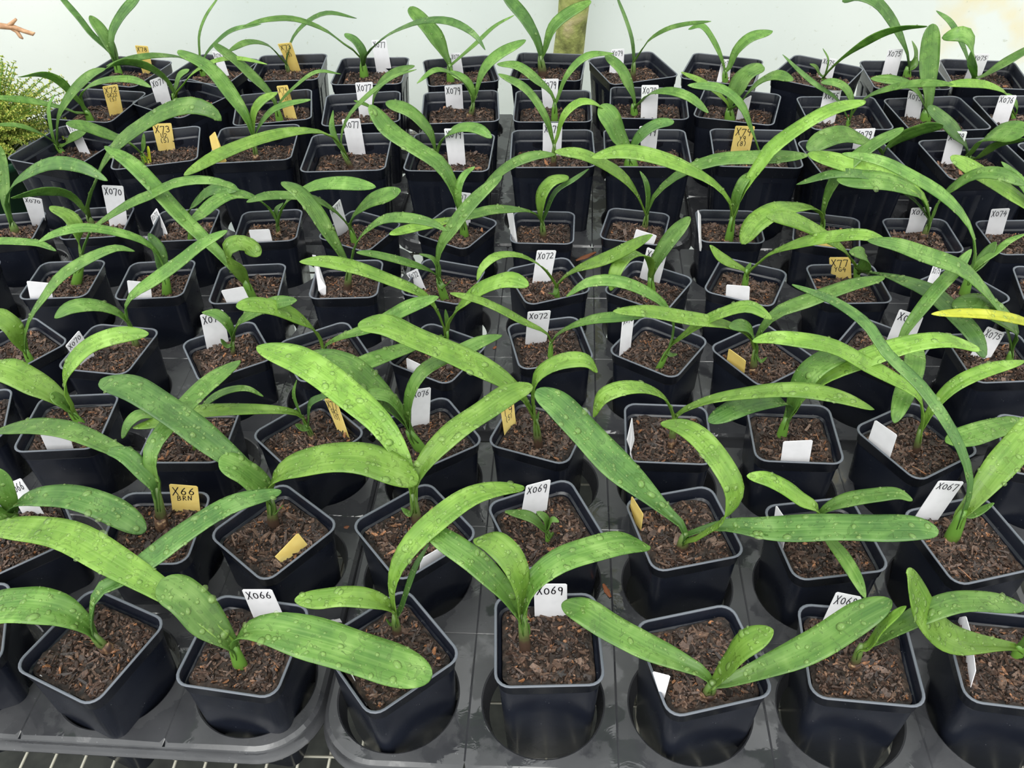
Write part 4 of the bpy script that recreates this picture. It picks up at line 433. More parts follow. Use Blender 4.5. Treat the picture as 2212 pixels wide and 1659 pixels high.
TAGS=[
('1a','w','','-35.93,35.90,-0.98 -32.33,34.22,-2.36 -32.43,34.26,-2.91 -36.11,35.98,-2.46 -32.45,34.27,-3.06 -36.12,35.99,-2.61'),
('1b','w','X066','-20.85,40.21,2.82 -18.60,40.21,2.71 -18.37,40.21,-0.65 -20.73,40.21,-0.85 -18.33,40.21,-1.50 -20.69,40.21,-1.70'),
('1c','w','','-13.08,35.86,-1.51 -12.47,34.99,-0.41 -11.47,33.56,-2.23 -12.53,35.08,-3.47 -11.37,33.41,-2.47 -12.43,34.93,-3.72'),
('1d','w','X069','1.18,39.55,3.34 3.67,39.55,3.22 3.74,39.55,-0.69 1.23,39.55,-0.81 3.75,39.55,-1.54 1.24,39.55,-1.66'),
('1e','w','','9.15,32.73,2.23 10.33,32.30,2.29 10.17,32.36,-1.13 9.85,32.48,-0.36 10.52,32.65,-2.43 10.20,32.76,-1.66'),
('1f','w','X068','23.88,39.02,1.99 25.80,38.75,1.63 25.39,38.15,-0.75 23.22,38.34,-0.75 25.22,37.93,-1.60 23.04,38.13,-1.60'),
('1g','w','','33.81,38.64,-1.24 33.55,37.69,0.36 33.04,35.79,0.78 32.88,35.19,-2.31 32.33,33.13,0.45 32.17,32.53,-2.64'),
('2a','w','X066','-44.70,53.20,1.38 -42.93,53.00,2.35 -41.83,51.93,-0.42 -43.85,52.18,-1.48 -41.53,51.62,-1.27 -43.55,51.86,-2.33'),
('2b','g','X66/BRN','-29.65,51.71,2.40 -27.29,51.71,2.01 -27.80,51.71,-0.79 -30.30,51.71,-1.11 -27.96,51.71,-1.64 -30.45,51.71,-1.96'),
('2c','g','','-18.22,47.51,0.51 -17.56,47.46,-1.34 -19.09,45.75,-1.82 -19.82,45.68,-0.09 -19.18,45.64,-1.86 -19.91,45.57,-0.13'),
('2d','w','','-7.77,44.55,0.36 -6.08,45.97,0.11 -6.11,45.95,-1.88 -8.11,44.26,-1.56 -6.31,46.35,-3.18 -8.32,44.66,-2.86'),
('2e','w','X069','0.95,49.96,2.76 3.05,50.72,2.64 2.67,50.58,-1.58 0.51,49.80,-0.33 2.57,50.55,-2.42 0.42,49.76,-1.18'),
('2f','g','','9.89,50.01,1.09 10.62,48.01,0.99 10.58,48.12,-1.97 9.88,50.05,-0.38 10.99,47.93,-3.27 10.29,49.87,-1.68'),
('2g','w','','21.53,47.83,1.87 22.05,45.92,1.82 22.12,45.63,-2.18 21.64,47.42,-1.14 22.57,45.55,-3.48 22.09,47.34,-2.44'),
('2h','w','X067','34.71,48.37,3.64 36.73,48.19,3.63 36.08,48.25,-0.73 34.18,48.42,0.06 35.86,48.27,-2.19 33.97,48.44,-1.41'),
('3b','w','','-43.58,58.81,2.29 -41.12,59.00,1.59 -41.83,59.66,-0.86 -44.42,59.75,-1.22 -41.84,60.11,-2.16 -44.43,60.20,-2.52'),
('3d','g','X77/GR2/(5)','-18.26,63.63,1.15 -16.86,62.57,2.05 -15.78,60.37,-0.90 -17.12,61.67,-1.00 -15.41,59.68,-1.75 -16.75,60.98,-1.85'),
('3e','w','X076','-9.38,61.80,3.49 -7.65,62.42,3.22 -8.10,62.26,-0.68 -9.91,61.60,-1.22 -8.20,62.23,-1.53 -10.01,61.57,-2.07'),
('3f','g','T9/(5)','-1.16,61.79,1.18 0.13,63.05,0.46 0.22,62.25,-0.69 -0.85,60.30,-1.20 0.32,61.69,-1.55 -0.75,59.75,-2.05'),
('3g','w','','11.08,59.27,1.58 11.28,58.12,-0.24 10.60,55.94,0.09 10.24,56.21,1.67 10.98,56.19,-1.21 10.62,56.46,0.37'),
('3h','w','','24.03,55.22,1.84 26.56,55.00,2.13 26.80,54.98,-0.99 24.26,55.20,-0.87 26.88,55.43,-2.29 24.34,55.65,-2.17'),
('3i','w','','32.86,57.39,2.11 34.22,55.44,2.01 34.27,55.38,-0.93 32.86,57.39,-0.48 34.71,55.45,-2.23 33.31,57.45,-1.78'),
('4b','w','X070','-45.33,70.83,2.94 -44.33,72.53,3.62 -44.90,74.31,-1.11 -45.71,72.49,-0.99 -44.99,74.65,-1.96 -45.81,72.83,-1.84'),
('4c','w','X070','-32.78,75.42,3.02 -30.66,76.64,2.78 -30.96,76.47,-0.96 -33.04,75.27,-0.71 -31.04,76.42,-2.02 -33.12,75.22,-1.78'),
('4d','w','','-18.49,70.88,-0.08 -16.98,70.21,1.09 -16.72,69.71,0.13 -17.83,70.18,-0.83 -17.03,70.05,-1.17 -18.14,70.51,-2.13'),
('4e','w','','-10.75,69.62,1.09 -8.88,68.94,0.42 -9.57,69.19,-0.76 -10.78,69.63,-0.58 -9.25,69.50,-2.06 -10.45,69.94,-1.88'),
('4f','w','X072','1.84,72.92,4.00 4.23,73.15,3.93 3.84,74.55,-1.40 1.58,74.17,-0.70 3.79,74.78,-2.25 1.52,74.39,-1.55'),
('4g','w','X072','11.85,73.93,2.61 13.26,75.07,1.90 12.93,73.74,-0.73 11.53,72.26,-0.95 12.82,73.23,-1.79 11.42,71.75,-2.01'),
('4h','g','','22.02,68.93,1.61 23.48,67.38,1.20 23.83,68.12,-1.58 22.28,69.66,-0.88 24.25,68.28,-2.88 22.70,69.82,-2.18'),
('4i','w','X07','40.33,72.83,3.03 42.42,71.62,2.83 42.34,71.67,-0.21 40.13,72.95,-0.31 42.26,71.71,-1.85 40.06,72.99,-1.95'),
('4j','w','X075','48.83,70.64,2.15 50.67,70.29,1.46 49.87,69.69,-1.02 47.70,69.87,-1.08 49.58,69.49,-1.87 47.41,69.66,-1.93'),
('5a','w','','-55.13,84.43,2.05 -52.67,84.65,1.50 -53.17,84.61,-0.79 -55.59,84.39,-0.29 -52.98,85.02,-2.09 -55.41,84.80,-1.59'),
('5b','w','','-43.44,83.84,2.11 -40.98,84.05,1.56 -41.40,84.01,-0.46 -43.88,83.80,-0.22 -41.28,84.45,-1.76 -43.76,84.23,-1.52'),
('5c','w','','-32.60,82.38,1.33 -30.06,82.61,1.65 -29.76,82.63,-0.29 -32.29,82.41,-0.69 -29.69,83.08,-1.59 -32.22,82.86,-1.99'),
('5d','w','','-23.49,89.92,1.02 -22.76,88.52,1.81 -21.94,85.39,0.69 -22.36,85.21,-1.00 -21.50,85.50,-0.61 -21.92,85.32,-2.30'),
('5e','w','X072','-12.06,86.43,0.22 -10.61,85.76,1.33 -9.94,85.44,-1.01 -10.95,85.92,-1.69 -9.58,85.28,-1.86 -10.60,85.75,-2.54'),
('5f','w','X072','3.34,86.39,2.90 5.59,86.58,2.69 4.97,86.53,-1.29 2.77,86.34,-1.41 4.85,86.52,-2.14 2.65,86.33,-2.26'),
('5g','w','X072','16.13,86.81,2.63 18.23,85.60,2.26 17.93,85.77,-0.58 15.75,87.03,-0.50 17.74,85.88,-2.24 15.56,87.14,-2.16'),
('5h','w','','24.28,80.82,1.20 26.68,79.94,1.47 26.90,79.86,-0.74 24.45,80.76,-0.85 27.11,80.26,-2.04 24.66,81.15,-2.15'),
('5i','g','X77/YG4','37.43,86.21,0.89 39.49,85.25,1.43 40.08,84.97,-1.02 37.99,85.94,-1.60 40.28,84.87,-1.91 38.20,85.85,-2.49'),
('5j','w','X075','48.38,83.27,1.33 49.85,84.07,0.63 49.53,83.17,-1.43 47.73,82.19,-0.57 49.23,82.57,-2.63 47.44,81.59,-1.77'),
('6z','w','X070','-61.34,100.64,4.19 -59.22,100.93,3.56 -61.33,103.22,-1.35 -63.29,103.31,-1.55 -61.65,103.62,-2.20 -63.62,103.71,-2.40'),
('6b','w','X070','-51.95,102.71,4.33 -49.44,103.16,3.88 -50.53,102.96,-1.77 -52.67,102.59,-1.13 -50.67,102.94,-2.62 -52.81,102.56,-1.98'),
('6c','w','X070','-47.38,103.51,-0.79 -46.06,103.12,0.63 -44.74,100.80,-0.90 -46.50,101.46,-2.56 -44.36,100.04,-1.47 -46.12,100.70,-3.13'),
('6d','w','','-32.16,95.41,1.41 -29.63,95.63,1.32 -29.60,95.63,-0.82 -32.17,95.41,-0.80 -29.56,96.08,-2.12 -32.14,95.86,-2.10'),
('6e','w','X071','-21.86,96.13,3.44 -20.63,97.57,4.15 -20.72,99.67,-0.63 -21.89,98.03,-0.71 -20.74,100.40,-2.26 -21.92,98.76,-2.34'),
('6f','w','X07','-6.41,100.50,3.12 -4.47,100.16,2.98 -4.83,100.22,-1.56 -6.76,100.56,-1.34 -4.89,100.23,-2.41 -6.83,100.57,-2.19'),
('6g','w','','-0.01,95.93,2.45 0.73,94.36,3.32 0.82,94.15,-0.08 0.53,94.79,-0.99 1.22,94.36,-1.38 0.92,95.00,-2.29'),
('6h','w','','15.70,92.91,1.41 18.16,92.02,0.95 17.76,92.16,-0.89 15.39,93.03,-0.55 17.70,92.61,-2.19 15.33,93.47,-1.85'),
('6i','w','','22.64,91.50,4.66 23.36,92.67,3.21 23.15,90.12,1.49 22.57,88.44,1.97 23.44,90.47,0.19 22.85,88.79,0.67'),
('6j','g','','37.37,90.82,-0.14 39.50,90.44,0.15 39.73,90.40,-0.94 37.39,90.81,-0.79 39.86,90.83,-2.24 37.52,91.24,-2.09'),
('6k','w','X073','49.62,94.36,2.34 51.97,94.10,2.53 52.25,94.98,-0.86 50.15,94.99,-0.19 52.49,95.44,-2.63 50.39,95.45,-1.97'),
('6l','w','X074','59.65,94.43,1.83 61.68,94.07,2.10 61.95,94.03,-1.21 59.99,94.37,-1.49 62.03,94.01,-2.16 60.07,94.36,-2.44'),
('7a','w','X07','-62.21,119.21,5.40 -60.34,118.53,5.72 -59.92,118.37,2.00 -61.58,118.98,0.90 -59.81,118.33,1.15 -61.47,118.94,0.05'),
('7b','g','X73/U2/(5)','-49.92,118.83,5.26 -47.41,119.50,5.02 -47.84,119.39,1.42 -50.11,118.78,1.56 -47.92,119.37,0.53 -50.19,118.76,0.67'),
('7c','g','','-40.42,113.53,5.56 -39.12,112.47,6.74 -38.45,110.71,4.42 -40.09,112.18,3.27 -38.08,110.96,3.12 -39.71,112.43,1.97'),
('7d','w','X077','-22.43,115.72,6.48 -19.93,115.72,6.54 -19.80,115.72,1.24 -22.17,115.72,1.66 -19.77,115.72,0.39 -22.14,115.72,0.81'),
('7e','w','X079','-8.13,111.61,6.57 -5.57,111.38,6.59 -5.50,111.38,1.39 -7.86,111.58,1.51 -5.47,111.37,0.54 -7.83,111.58,0.66'),
('7f','w','X079','5.27,113.30,6.18 7.92,113.30,6.10 7.80,113.30,1.41 5.21,113.30,1.49 7.78,113.30,0.56 5.19,113.30,0.64'),
('7g','w','X079','18.33,112.57,5.64 20.93,112.34,5.79 20.86,112.35,1.46 18.95,112.51,1.44 20.91,112.34,0.61 19.01,112.51,0.59'),
('7h','g','X79/Y9/(8)','31.59,112.98,5.11 34.21,112.75,5.07 34.06,112.76,1.53 31.43,112.99,1.37 34.03,112.76,0.68 31.39,112.99,0.52'),
('7i','w','X079','47.13,110.43,5.32 49.76,110.20,5.48 49.69,110.20,1.94 47.42,110.40,1.91 49.73,110.20,0.61 47.46,110.40,0.59'),
('7j','w','X079','58.44,107.69,5.90 60.68,107.30,6.01 60.82,107.27,2.01 58.76,107.64,0.88 60.87,107.26,1.17 58.80,107.63,0.03'),
('8a','g','X72/GR22/(5)','-60.66,130.82,6.16 -58.75,131.92,6.02 -59.15,131.69,1.80 -60.93,130.66,1.70 -59.21,131.65,0.95 -60.99,130.62,0.85'),
('8b','w','X071','-54.21,133.05,6.01 -52.25,134.42,6.28 -52.31,134.38,1.86 -54.15,133.09,1.79 -52.31,134.38,0.94 -54.16,133.09,0.86'),
('8c','g','X74/U1/(5)','-33.76,128.21,6.48 -31.92,127.54,6.84 -31.47,127.38,2.02 -33.38,128.07,1.48 -31.40,127.35,1.17 -33.31,128.05,0.63'),
('8d','w','X077','-21.89,127.48,6.91 -19.35,127.93,6.79 -19.74,127.86,1.96 -21.94,127.47,1.54 -19.78,127.85,1.11 -21.97,127.47,0.69'),
('8e','w','X079','-8.87,129.49,5.22 -6.22,129.72,5.26 -6.23,129.72,1.55 -8.83,129.49,1.95 -6.22,129.72,0.70 -8.82,129.49,1.10'),
('8f','w','X079','5.64,128.91,6.07 8.35,128.91,6.06 8.05,128.91,1.68 5.99,128.91,1.82 8.05,128.91,0.83 6.00,128.91,0.97'),
('8g','w','X079','20.12,124.29,6.58 22.54,123.87,6.68 22.70,123.84,1.63 20.33,124.26,1.87 22.73,123.83,0.78 20.36,124.25,1.02'),
('8h','w','','34.04,121.46,4.85 35.82,122.10,5.49 36.02,123.43,1.33 34.14,122.30,2.17 36.05,123.69,0.48 34.18,122.57,1.32'),
('8i','w','X075','45.73,120.94,6.35 48.17,120.73,6.36 48.21,120.73,1.37 45.74,120.94,2.13 48.21,120.73,0.52 45.75,120.94,1.28'),
('8j','w','X075','58.72,122.66,5.33 60.39,121.26,5.17 60.69,121.01,1.92 59.04,122.39,1.58 60.76,120.95,1.07 59.12,122.33,0.73'),
('8k','w','X076','70.27,119.14,5.68 72.38,118.57,5.85 72.50,118.54,1.32 70.33,119.12,2.18 72.52,118.54,0.47 70.35,119.12,1.33'),
('9a','g','X78','-60.21,146.05,6.89 -58.17,146.12,6.66 -58.91,147.25,2.41 -60.83,147.40,1.86 -59.04,147.50,1.48 -60.97,147.65,0.92'),
('9b','w','X079','-47.68,145.33,5.88 -45.90,144.50,5.83 -45.45,144.29,2.07 -47.18,145.09,2.03 -45.34,144.24,1.22 -47.08,145.05,1.18'),
('9c','g','X73/U2/(5)','-36.48,144.37,7.02 -34.19,144.32,7.20 -33.81,145.66,2.20 -35.42,145.74,1.90 -33.68,145.89,1.35 -35.30,145.97,1.05'),
('9d','w','X077','-21.24,144.69,7.06 -18.83,144.69,7.07 -18.52,144.69,2.43 -21.05,144.69,2.50 -18.45,144.69,1.16 -20.98,144.69,1.24'),
('9e','w','X079','-8.42,142.92,5.23 -6.79,141.98,5.60 -6.46,141.79,2.26 -8.27,142.83,1.83 -6.40,141.76,1.41 -8.21,142.80,0.99'),
('9g','w','X079','17.55,141.02,5.76 19.62,141.02,5.84 19.63,141.02,2.09 17.36,141.02,2.01 19.61,141.02,1.24 17.34,141.02,1.16'),
('9h','w','X079','34.62,136.88,5.24 36.28,137.90,4.81 36.20,136.81,1.66 33.82,135.40,2.44 36.08,136.45,0.81 33.70,135.04,1.59'),
('9i','w','X075','50.32,136.52,5.27 52.25,135.62,5.18 52.16,135.67,1.64 50.26,136.55,2.46 52.14,135.67,0.79 50.24,136.56,1.61'),
('9j','w','X075','60.48,136.87,6.07 62.80,136.67,6.08 62.84,136.66,2.12 60.44,136.87,2.26 62.84,136.66,1.13 60.43,136.87,1.27'),
('9k','w','X075','71.95,132.42,6.57 74.08,132.02,6.66 74.51,133.19,2.10 72.19,133.62,2.00 74.58,133.41,1.25 72.25,133.84,1.15'),
]
# ---------------------------------------------------------------- large structure
# translucent white polythene sheet behind the bench
M_sheet = mat('white_polythene', (.88, .9, .88), .45, .3)
_oc = OC(M_sheet)
_n = nn(M_sheet, 'ShaderNodeTexNoise', Scale=1.3, Detail=2.0); lk(M_sheet, _oc, _n.inputs['Vector'])
_r = ramp(M_sheet, _n.outputs[0], [(.35, (.70, .74, .72)), (.62, (.84, .86, .83))])
_n2 = nn(M_sheet, 'ShaderNodeTexNoise', Scale=7.0, Detail=6.0); lk(M_sheet, _oc, _n2.inputs['Vector'])
_sx = nn(M_sheet, 'ShaderNodeSeparateXYZ'); lk(M_sheet, _oc, _sx.inputs[0])
_mr = nn(M_sheet, 'ShaderNodeMapRange'); lk(M_sheet, _sx.outputs[0], _mr.inputs[0]); _mr.inputs[1].default_value = .72; _mr.inputs[2].default_value = .86
_st = ramp(M_sheet, _n2.outputs[0], [(.46, (0, 0, 0)), (.6, (1, 1, 1))])
_mu = nn(M_sheet, 'ShaderNodeMath', operation='MULTIPLY'); lk(M_sheet, _mr.outputs[0], _mu.inputs[0]); lk(M_sheet, _st.outputs[0], _mu.inputs[1])
_mx = nn(M_sheet, 'ShaderNodeMixRGB'); lk(M_sheet, _mu.outputs[0], _mx.inputs[0]); lk(M_sheet, _r.outputs[0], _mx.inputs[1]); _mx.inputs[2].default_value = (.83, .77, .58, 1)
_n3 = nn(M_sheet, 'ShaderNodeTexNoise', Scale=120.0, Detail=4.0); lk(M_sheet, _oc, _n3.inputs['Vector'])
_m4 = nn(M_sheet, 'ShaderNodeMixRGB'); lk(M_sheet, ramp(M_sheet, _n3.outputs[0], [(.68, (0, 0, 0)), (.74, (.45, .45, .45))]).outputs[0], _m4.inputs[0]); lk(M_sheet, _mx.outputs[0], _m4.inputs[1]); _m4.inputs[2].default_value = (.5, .52, .42, 1)
lk(M_sheet, _m4.outputs[0], P(M_sheet).inputs['Base Color'])
_tr = nn(M_sheet, 'ShaderNodeBsdfTranslucent'); lk(M_sheet, _m4.outputs[0], _tr.inputs[0]); _ms = nn(M_sheet, 'ShaderNodeMixShader'); _ms.inputs[0].default_value = .55
lk(M_sheet, P(M_sheet).outputs[0], _ms.inputs[1]); lk(M_sheet, _tr.outputs[0], _ms.inputs[2]); lk(M_sheet, _ms.outputs[0], M_sheet.node_tree.nodes['Material Output'].inputs[0])
V = []; F = []; nx, nz = 80, 40
for j in range(nz+1):
    for i in range(nx+1):
        x = -260+520*i/nx; z = -80+260*j/nz
        y = 164+.8*math.sin(x*.06+z*.02)+.5*math.sin(z*.11+x*.03)+.3*math.sin(x*.17-z*.07)
        V.append((x, y, z))
for j in range(nz):
    for i in range(nx):
        a = j*(nx+1)+i; F.append((a, a+1, a+nx+2, a+nx+1))
o = meshobj('wall_back', V, F, M_sheet); tag(o, 'white translucent polythene sheet behind the bench', kind='structure')
md = o.modifiers.new('thickness', 'SOLIDIFY'); md.thickness = .0015
M_floor = mat('dark_gravel', (.03, .03, .028), .8)
_n = nn(M_floor, 'ShaderNodeTexNoise', Scale=30.0, Detail=6.0); lk(M_floor, OC(M_floor), _n.inputs['Vector'])
lk(M_floor, ramp(M_floor, _n.outputs[0], [(.35, (.004, .005, .004)), (.7, (.02, .022, .018))]).outputs[0], P(M_floor).inputs['Base Color'])
o = meshobj('floor', [(-260, -120, -80), (260, -120, -80), (260, 166, -80), (-260, 166, -80)], [(0, 1, 2, 3)], M_floor, smooth=False)
tag(o, 'dark gravel floor under the bench', kind='structure')

# wire mesh bench
bench = thing('wire_mesh_bench', (0, 90, -80)); tag(bench, 'galvanised wire mesh bench top under the seedling trays', 'bench')
ZW = -12.5
parts = []
a = math.radians(-3.2); ca, sa = math.cos(a), math.sin(a)
def rot(x, y, z): return (x*ca-y*sa, x*sa+y*ca-90, z+80)
for i in range(-50, 53):
    x = i*2.55; parts.append(tube([rot(x, 20, ZW-.45), rot(x, 153, ZW-.45)], .13, 6))
for i in range(0, 27):
    y = 23.6+i*5.1; parts.append(tube([rot(-128, y, ZW-.2), rot(132, y, ZW-.2)], .13, 6))
V, F = join(parts); meshobj('wire_mesh', V, F, M_wire, bench)
parts = []
for (p, q) in (((-128, 20), (132, 20)), ((132, 20), (132, 153)), ((132, 153), (-128, 153)), ((-128, 153), (-128, 20)), ((0, 20), (0, 153))):
    parts.append(tube([rot(p[0], p[1], ZW-1.9), rot(q[0], q[1], ZW-1.9)], 1.2, 10))
V, F = join(parts); meshobj('bench_frame', V, F, M_frame, bench)
for p in ((-127, 21), (131, 21), (-127, 152), (131, 152)):
    V, F = tube([rot(p[0], p[1], ZW-2), rot(p[0], p[1], -79.95)], 1.4, 10); meshobj('leg', V, F, M_frame, bench)

# plant trays with round holes
ZT = -6.2
def fitgrid(ids, cols):
    """least-squares affine grid through pot centres: centre = o + c*u + r*v"""
    import itertools
    A = [[0]*3 for _ in range(3)]; bx = [0]*3; by = [0]*3
    for k in ids:
        c, r = cols[k]; row = (1, c, r); x, y, _ = POTS[k]
        for i in range(3):
            for j in range(3): A[i][j] += row[i]*row[j]
            bx[i] += row[i]*x; by[i] += row[i]*y
    Mx = Matrix(A).inverted(); return Mx @ Vector(bx), Mx @ Vector(by)
GX = {}
for k, (x, y, a) in POTS.items():
    r = int(k[0]); big = r >= 7
    if not big:
        c = round((x-(2.1+.45*(r-1)+.0*y))/11.45)
    else: c = round((x-6.6)/13.4)
    GX[k] = (c, r)
def tray(rows, c0, c1, fx, fy, R, label, DY=.5):
    r0, r1 = rows
    def ctr(c, r): return Vector((fx[0]+fx[1]*c+fx[2]*r, fy[0]+fy[1]*c+fy[2]*r))
    u = Vector((fx[1], fy[1])); v = Vector((fx[2], fy[2])); pu, pv = u.length, v.length; u.normalize(); v = Vector((-u.y, u.x))
    org = ctr((c0+c1)/2, (r0+r1)/2)-Vector((0, DY)); W2 = (c1-c0+1)*pu/2-.12; H2 = (r1-r0+1)*pv/2-.12; RC = 4.6
    def inside(p):
        dx = abs(p.x)-(W2-RC); dy = abs(p.y)-(H2-RC)
        if dx > 0 and dy > 0: return dx*dx+dy*dy <= RC*RC
        return dx <= RC and dy <= RC
    root = thing('seedling_tray', (org.x, org.y, ZT), math.atan2(u.y, u.x)); tag(root, label, 'tray', 'black plastic trays on the bench')
    V = []; F = []; N = 64
    for r in range(r0, r1+1):
        for c in range(c0, c1+1):
            g = Vector(((c-(c0+c1)/2)*pu, (r-(r0+r1)/2)*pv)); b = len(V)
            rings = []
            angs = [2*PI*(k+.5)/N for k in range(N)]
            for ca_ in (math.atan2(pv, pu), math.atan2(pv, -pu), math.atan2(-pv, -pu)+2*PI, math.atan2(-pv, pu)+2*PI):
                j = min(range(N), key=lambda q: abs(angs[q]-ca_)); angs[j] = ca_
            for k in range(N):
                a = angs[k]; d = Vector((math.cos(a), math.sin(a)))
                t = min(pu/2/max(abs(d.x), 1e-6), pv/2/max(abs(d.y), 1e-6))
                if not inside(g+d*t):
                    lo, hi = 0, t
                    for _ in range(30):
                        m_ = (lo+hi)/2
                        if inside(g+d*m_): lo = m_
                        else: hi = m_
                    t = lo; edge = True
                else: edge = False
                o_ = g+d*t; onb = (not inside(g+d*(t+.2)))
                rings.append((o_, d, t, onb))
            L = 6
            for (o_, d, t, onb) in rings:
                ti = max(R+.25, t-(.3 if onb else .09))
                V += [(o_.x, o_.y, -.25 if onb else -.05), ((g+d*ti).x, (g+d*ti).y, 0), ((g+d*(R+.12)).x, (g+d*(R+.12)).y, .02), ((g+d*R).x, (g+d*R).y, -.08), ((g+d*(R-.12)).x, (g+d*(R-.12)).y, -.5), ((g+d*(R-.45)).x, (g+d*(R-.45)).y, -1.75)]
            for k in range(N):
                k2 = (k+1) % N
                for l in range(L-1): F.append((b+k*L+l, b+k2*L+l, b+k2*L+l+1, b+k*L+l+1))
    meshobj('tray_top', V, F, M_tray, root, smooth=False)
    prof = [(0, -.25), (.10, -.45), (.18, -1.45), (.34, -1.5), (.34, -1.62), (.05, -1.62), (.0, -.6)]
    out = []; n = 0
    ring = rrect(W2, H2, RC, 14); V = []; F = []
    for (d, z) in prof:
        for (x, y) in rrect(W2+d, H2+d, RC+d, 14): V.append((x, y, z))
    n = len(ring)
    for l in range(len(prof)-1):
        for k in range(n): F.append((l*n+k, (l+1)*n+k, (l+1)*n+(k+1) % n, l*n+(k+1) % n))
    meshobj('tray_skirt', V, F, M_tray, root)
    # little cups the holes end in, down to the bench
    foot = None
    for r in range(r0, r1):
        for c in range(c0, c1):
            g = Vector(((c+.5-(c0+c1)/2)*pu, (r+.5-(r0+r1)/2)*pv, 0))*S
            if foot is None:
                V, F = tube([(0, 0, -.05), (0, 0, ZW-ZT)], [.9, .6], 10); foot = meshobj('tray_foot', V, F, M_tray, root); f = foot
            else: f = foot.copy(); C.objects.link(f)
            f.location = g
    return root
def ids(rs, lo, hi): return [k for k in POTS if int(k[0]) in rs and lo <= GX[k][0] <= hi and k not in ('2h', '4j', '1g')]
fr = fitgrid(ids((1, 2, 3), -1, 4), GX); fl = fitgrid(ids((1, 2, 3), -6, -2), GX)
mr = fitgrid(ids((4, 5, 6), -1, 6), GX); ml = fitgrid(ids((4, 5, 6), -7, -2), GX); bk = fitgrid(ids((7, 8, 9), -6, 5), GX)
RH = 4.72
tray((1, 3), -1, 3, *fr, RH, 'front black seedling tray with rounded corner, right of the front gap', .8)
tray((1, 3), 4, 8, *fr, RH, 'black seedling tray at the front right edge of the bench', .8)
tray((1, 3), -6, -2, *fl, RH, 'front black seedling tray on the left, bench wire showing before it', -1.1)
tray((4, 6), -1, 3, *mr, RH, 'wet black seedling tray in the middle of the bench, centre')
tray((4, 6), 4, 8, *mr, RH, 'black seedling tray in the middle of the bench, right side')
tray((4, 6), -6, -2, *ml, RH, 'black seedling tray in the middle of the bench, left side')
tray((7, 9), -1, 1, *bk, 5.5, 'black tray at the back of the bench, centre, under tall pots')
tray((7, 9), 2, 5, *bk, 5.5, 'black tray at the back of the bench, right, under tall pots')
tray((7, 9), -5, -2, *bk, 5.5, 'black tray at the back of the bench, left, under tall pots')

# ---------------------------------------------------------------- pots
def pot_mesh(size, H, taper, ribs):
    h = size/2; prof = []          # (half width, corner radius, z) from the outside bottom round the rim to the inside
    hb = h*taper; band = 1.25 if size < 9 else 1.5
    def hw(z): return hb+(h-.28-hb)*(z+H)/(H-band)
    prof = [(hb-.5, .5, -H), (hb-.12, .9, -H), (hb, 1.0, -H+.15), (hw(-H*.5), 1.0, -H*.5), (hw(-band-.25), 1.05, -band-.25), (h-.30, 1.08, -band-.1), (h-.2, 1.1, -band), (h-.13, 1.1, -.25), (h-.02, 1.15, -.13), (h, 1.15, -.04), (h-.05, 1.12, 0), (h-.17, 1.05, 0), (h-.22, 1.0, -.06),
            (h-.27, .95, -band*.93), (h-.31, .93, -band), (h-.50, .88, -band-.02), (h-.53, .86, -band-.1), (hw(-H*.5)-.22, .85, -H*.5), (hb-.2, .8, -H+.25), (hb-1.0, .4, -H+.25)]
    n = None; V = []; F = []
    for (w_, r, z) in prof:
        ring = rrect(w_, w_, r, 5); n = len(ring); V += [(x, y, z) for x, y in ring]
    for l in range(len(prof)-1):
        for k in range(n): F.append((l*n+k, l*n+(k+1) % n, (l+1)*n+(k+1) % n, (l+1)*n+k))
    F.append(tuple(range(n-1, -1, -1))); F.append(tuple((len(prof)-1)*n+k for k in range(n)))
    if ribs:   # shallow raised panels on every side of the tall pots
        for s in range(4):
            a = s*PI/2; c, s_ = math.cos(a), math.sin(a)
            for x0, x1 in ((-.62, -.16), (.16, .62)):
                z0, z1 = -band-.9, -H+.4; b = len(V)
                for z, e in ((z0, .0), (z1, .0)):
                    for x, d in ((x0, -.06), (x0+.02, .05), (x1-.02, .05), (x1, -.06)):
                        X = x*hw(z); Y = -(hw(z)+d); V.append((X*c-Y*s_, X*s_+Y*c, z))
                F += [(b, b+4, b+5, b+1), (b+1, b+5, b+6, b+2), (b+2, b+6, b+7, b+3)]
            for x in (-.16, .16):      # the rounded notch under the inner ledge
                z = -band-.1; b = len(V); iw = h-.47
                for zz, dd in ((z, .22), (z-.9, .05)):
                    for xx in (x-.06, x, x+.06):
                        X = xx*h*2.2; Y = -(iw-dd-(.1 if xx == x else 0)); V.append((X*c-Y*s_, X*s_+Y*c, zz))
                F += [(b, b+1, b+4, b+3), (b+1, b+2, b+5, b+4)]
    return V, F
def soil_mesh(size, rnd, depth):
    h = size; N = 22; V = []; F = []
    bumps = [(rnd.uniform(-h, h), rnd.uniform(-h, h), rnd.uniform(.4, 1.3), rnd.uniform(-.25, .35)) for _ in range(16)]
    def hz(x, y): return sum(b[3]*math.exp(-((x-b[0])**2+(y-b[1])**2)/b[2]**2) for b in bumps)
    for j in range(N+1):
        for i in range(N+1):
            x = -h+2*h*i/N; y = -h+2*h*j/N
            m_ = max(abs(x), abs(y)); c = (abs(x) > h-.8 and abs(y) > h-.8)
            if c:
                dx, dy = abs(x)-(h-.8), abs(y)-(h-.8); q = math.hypot(dx, dy)
                if q > .8: x = math.copysign(h-.8+dx*.8/q, x); y = math.copysign(h-.8+dy*.8/q, y)
            V.append((x, y, hz(x, y)+rnd.uniform(-.07, .07)-(.12 if m_ > h*.93 else 0)))
    for j in range(N):
        for i in range(N):
            a = j*(N+1)+i; F.append((a, a+1, a+N+2, a+N+1))
    return V, F, hz
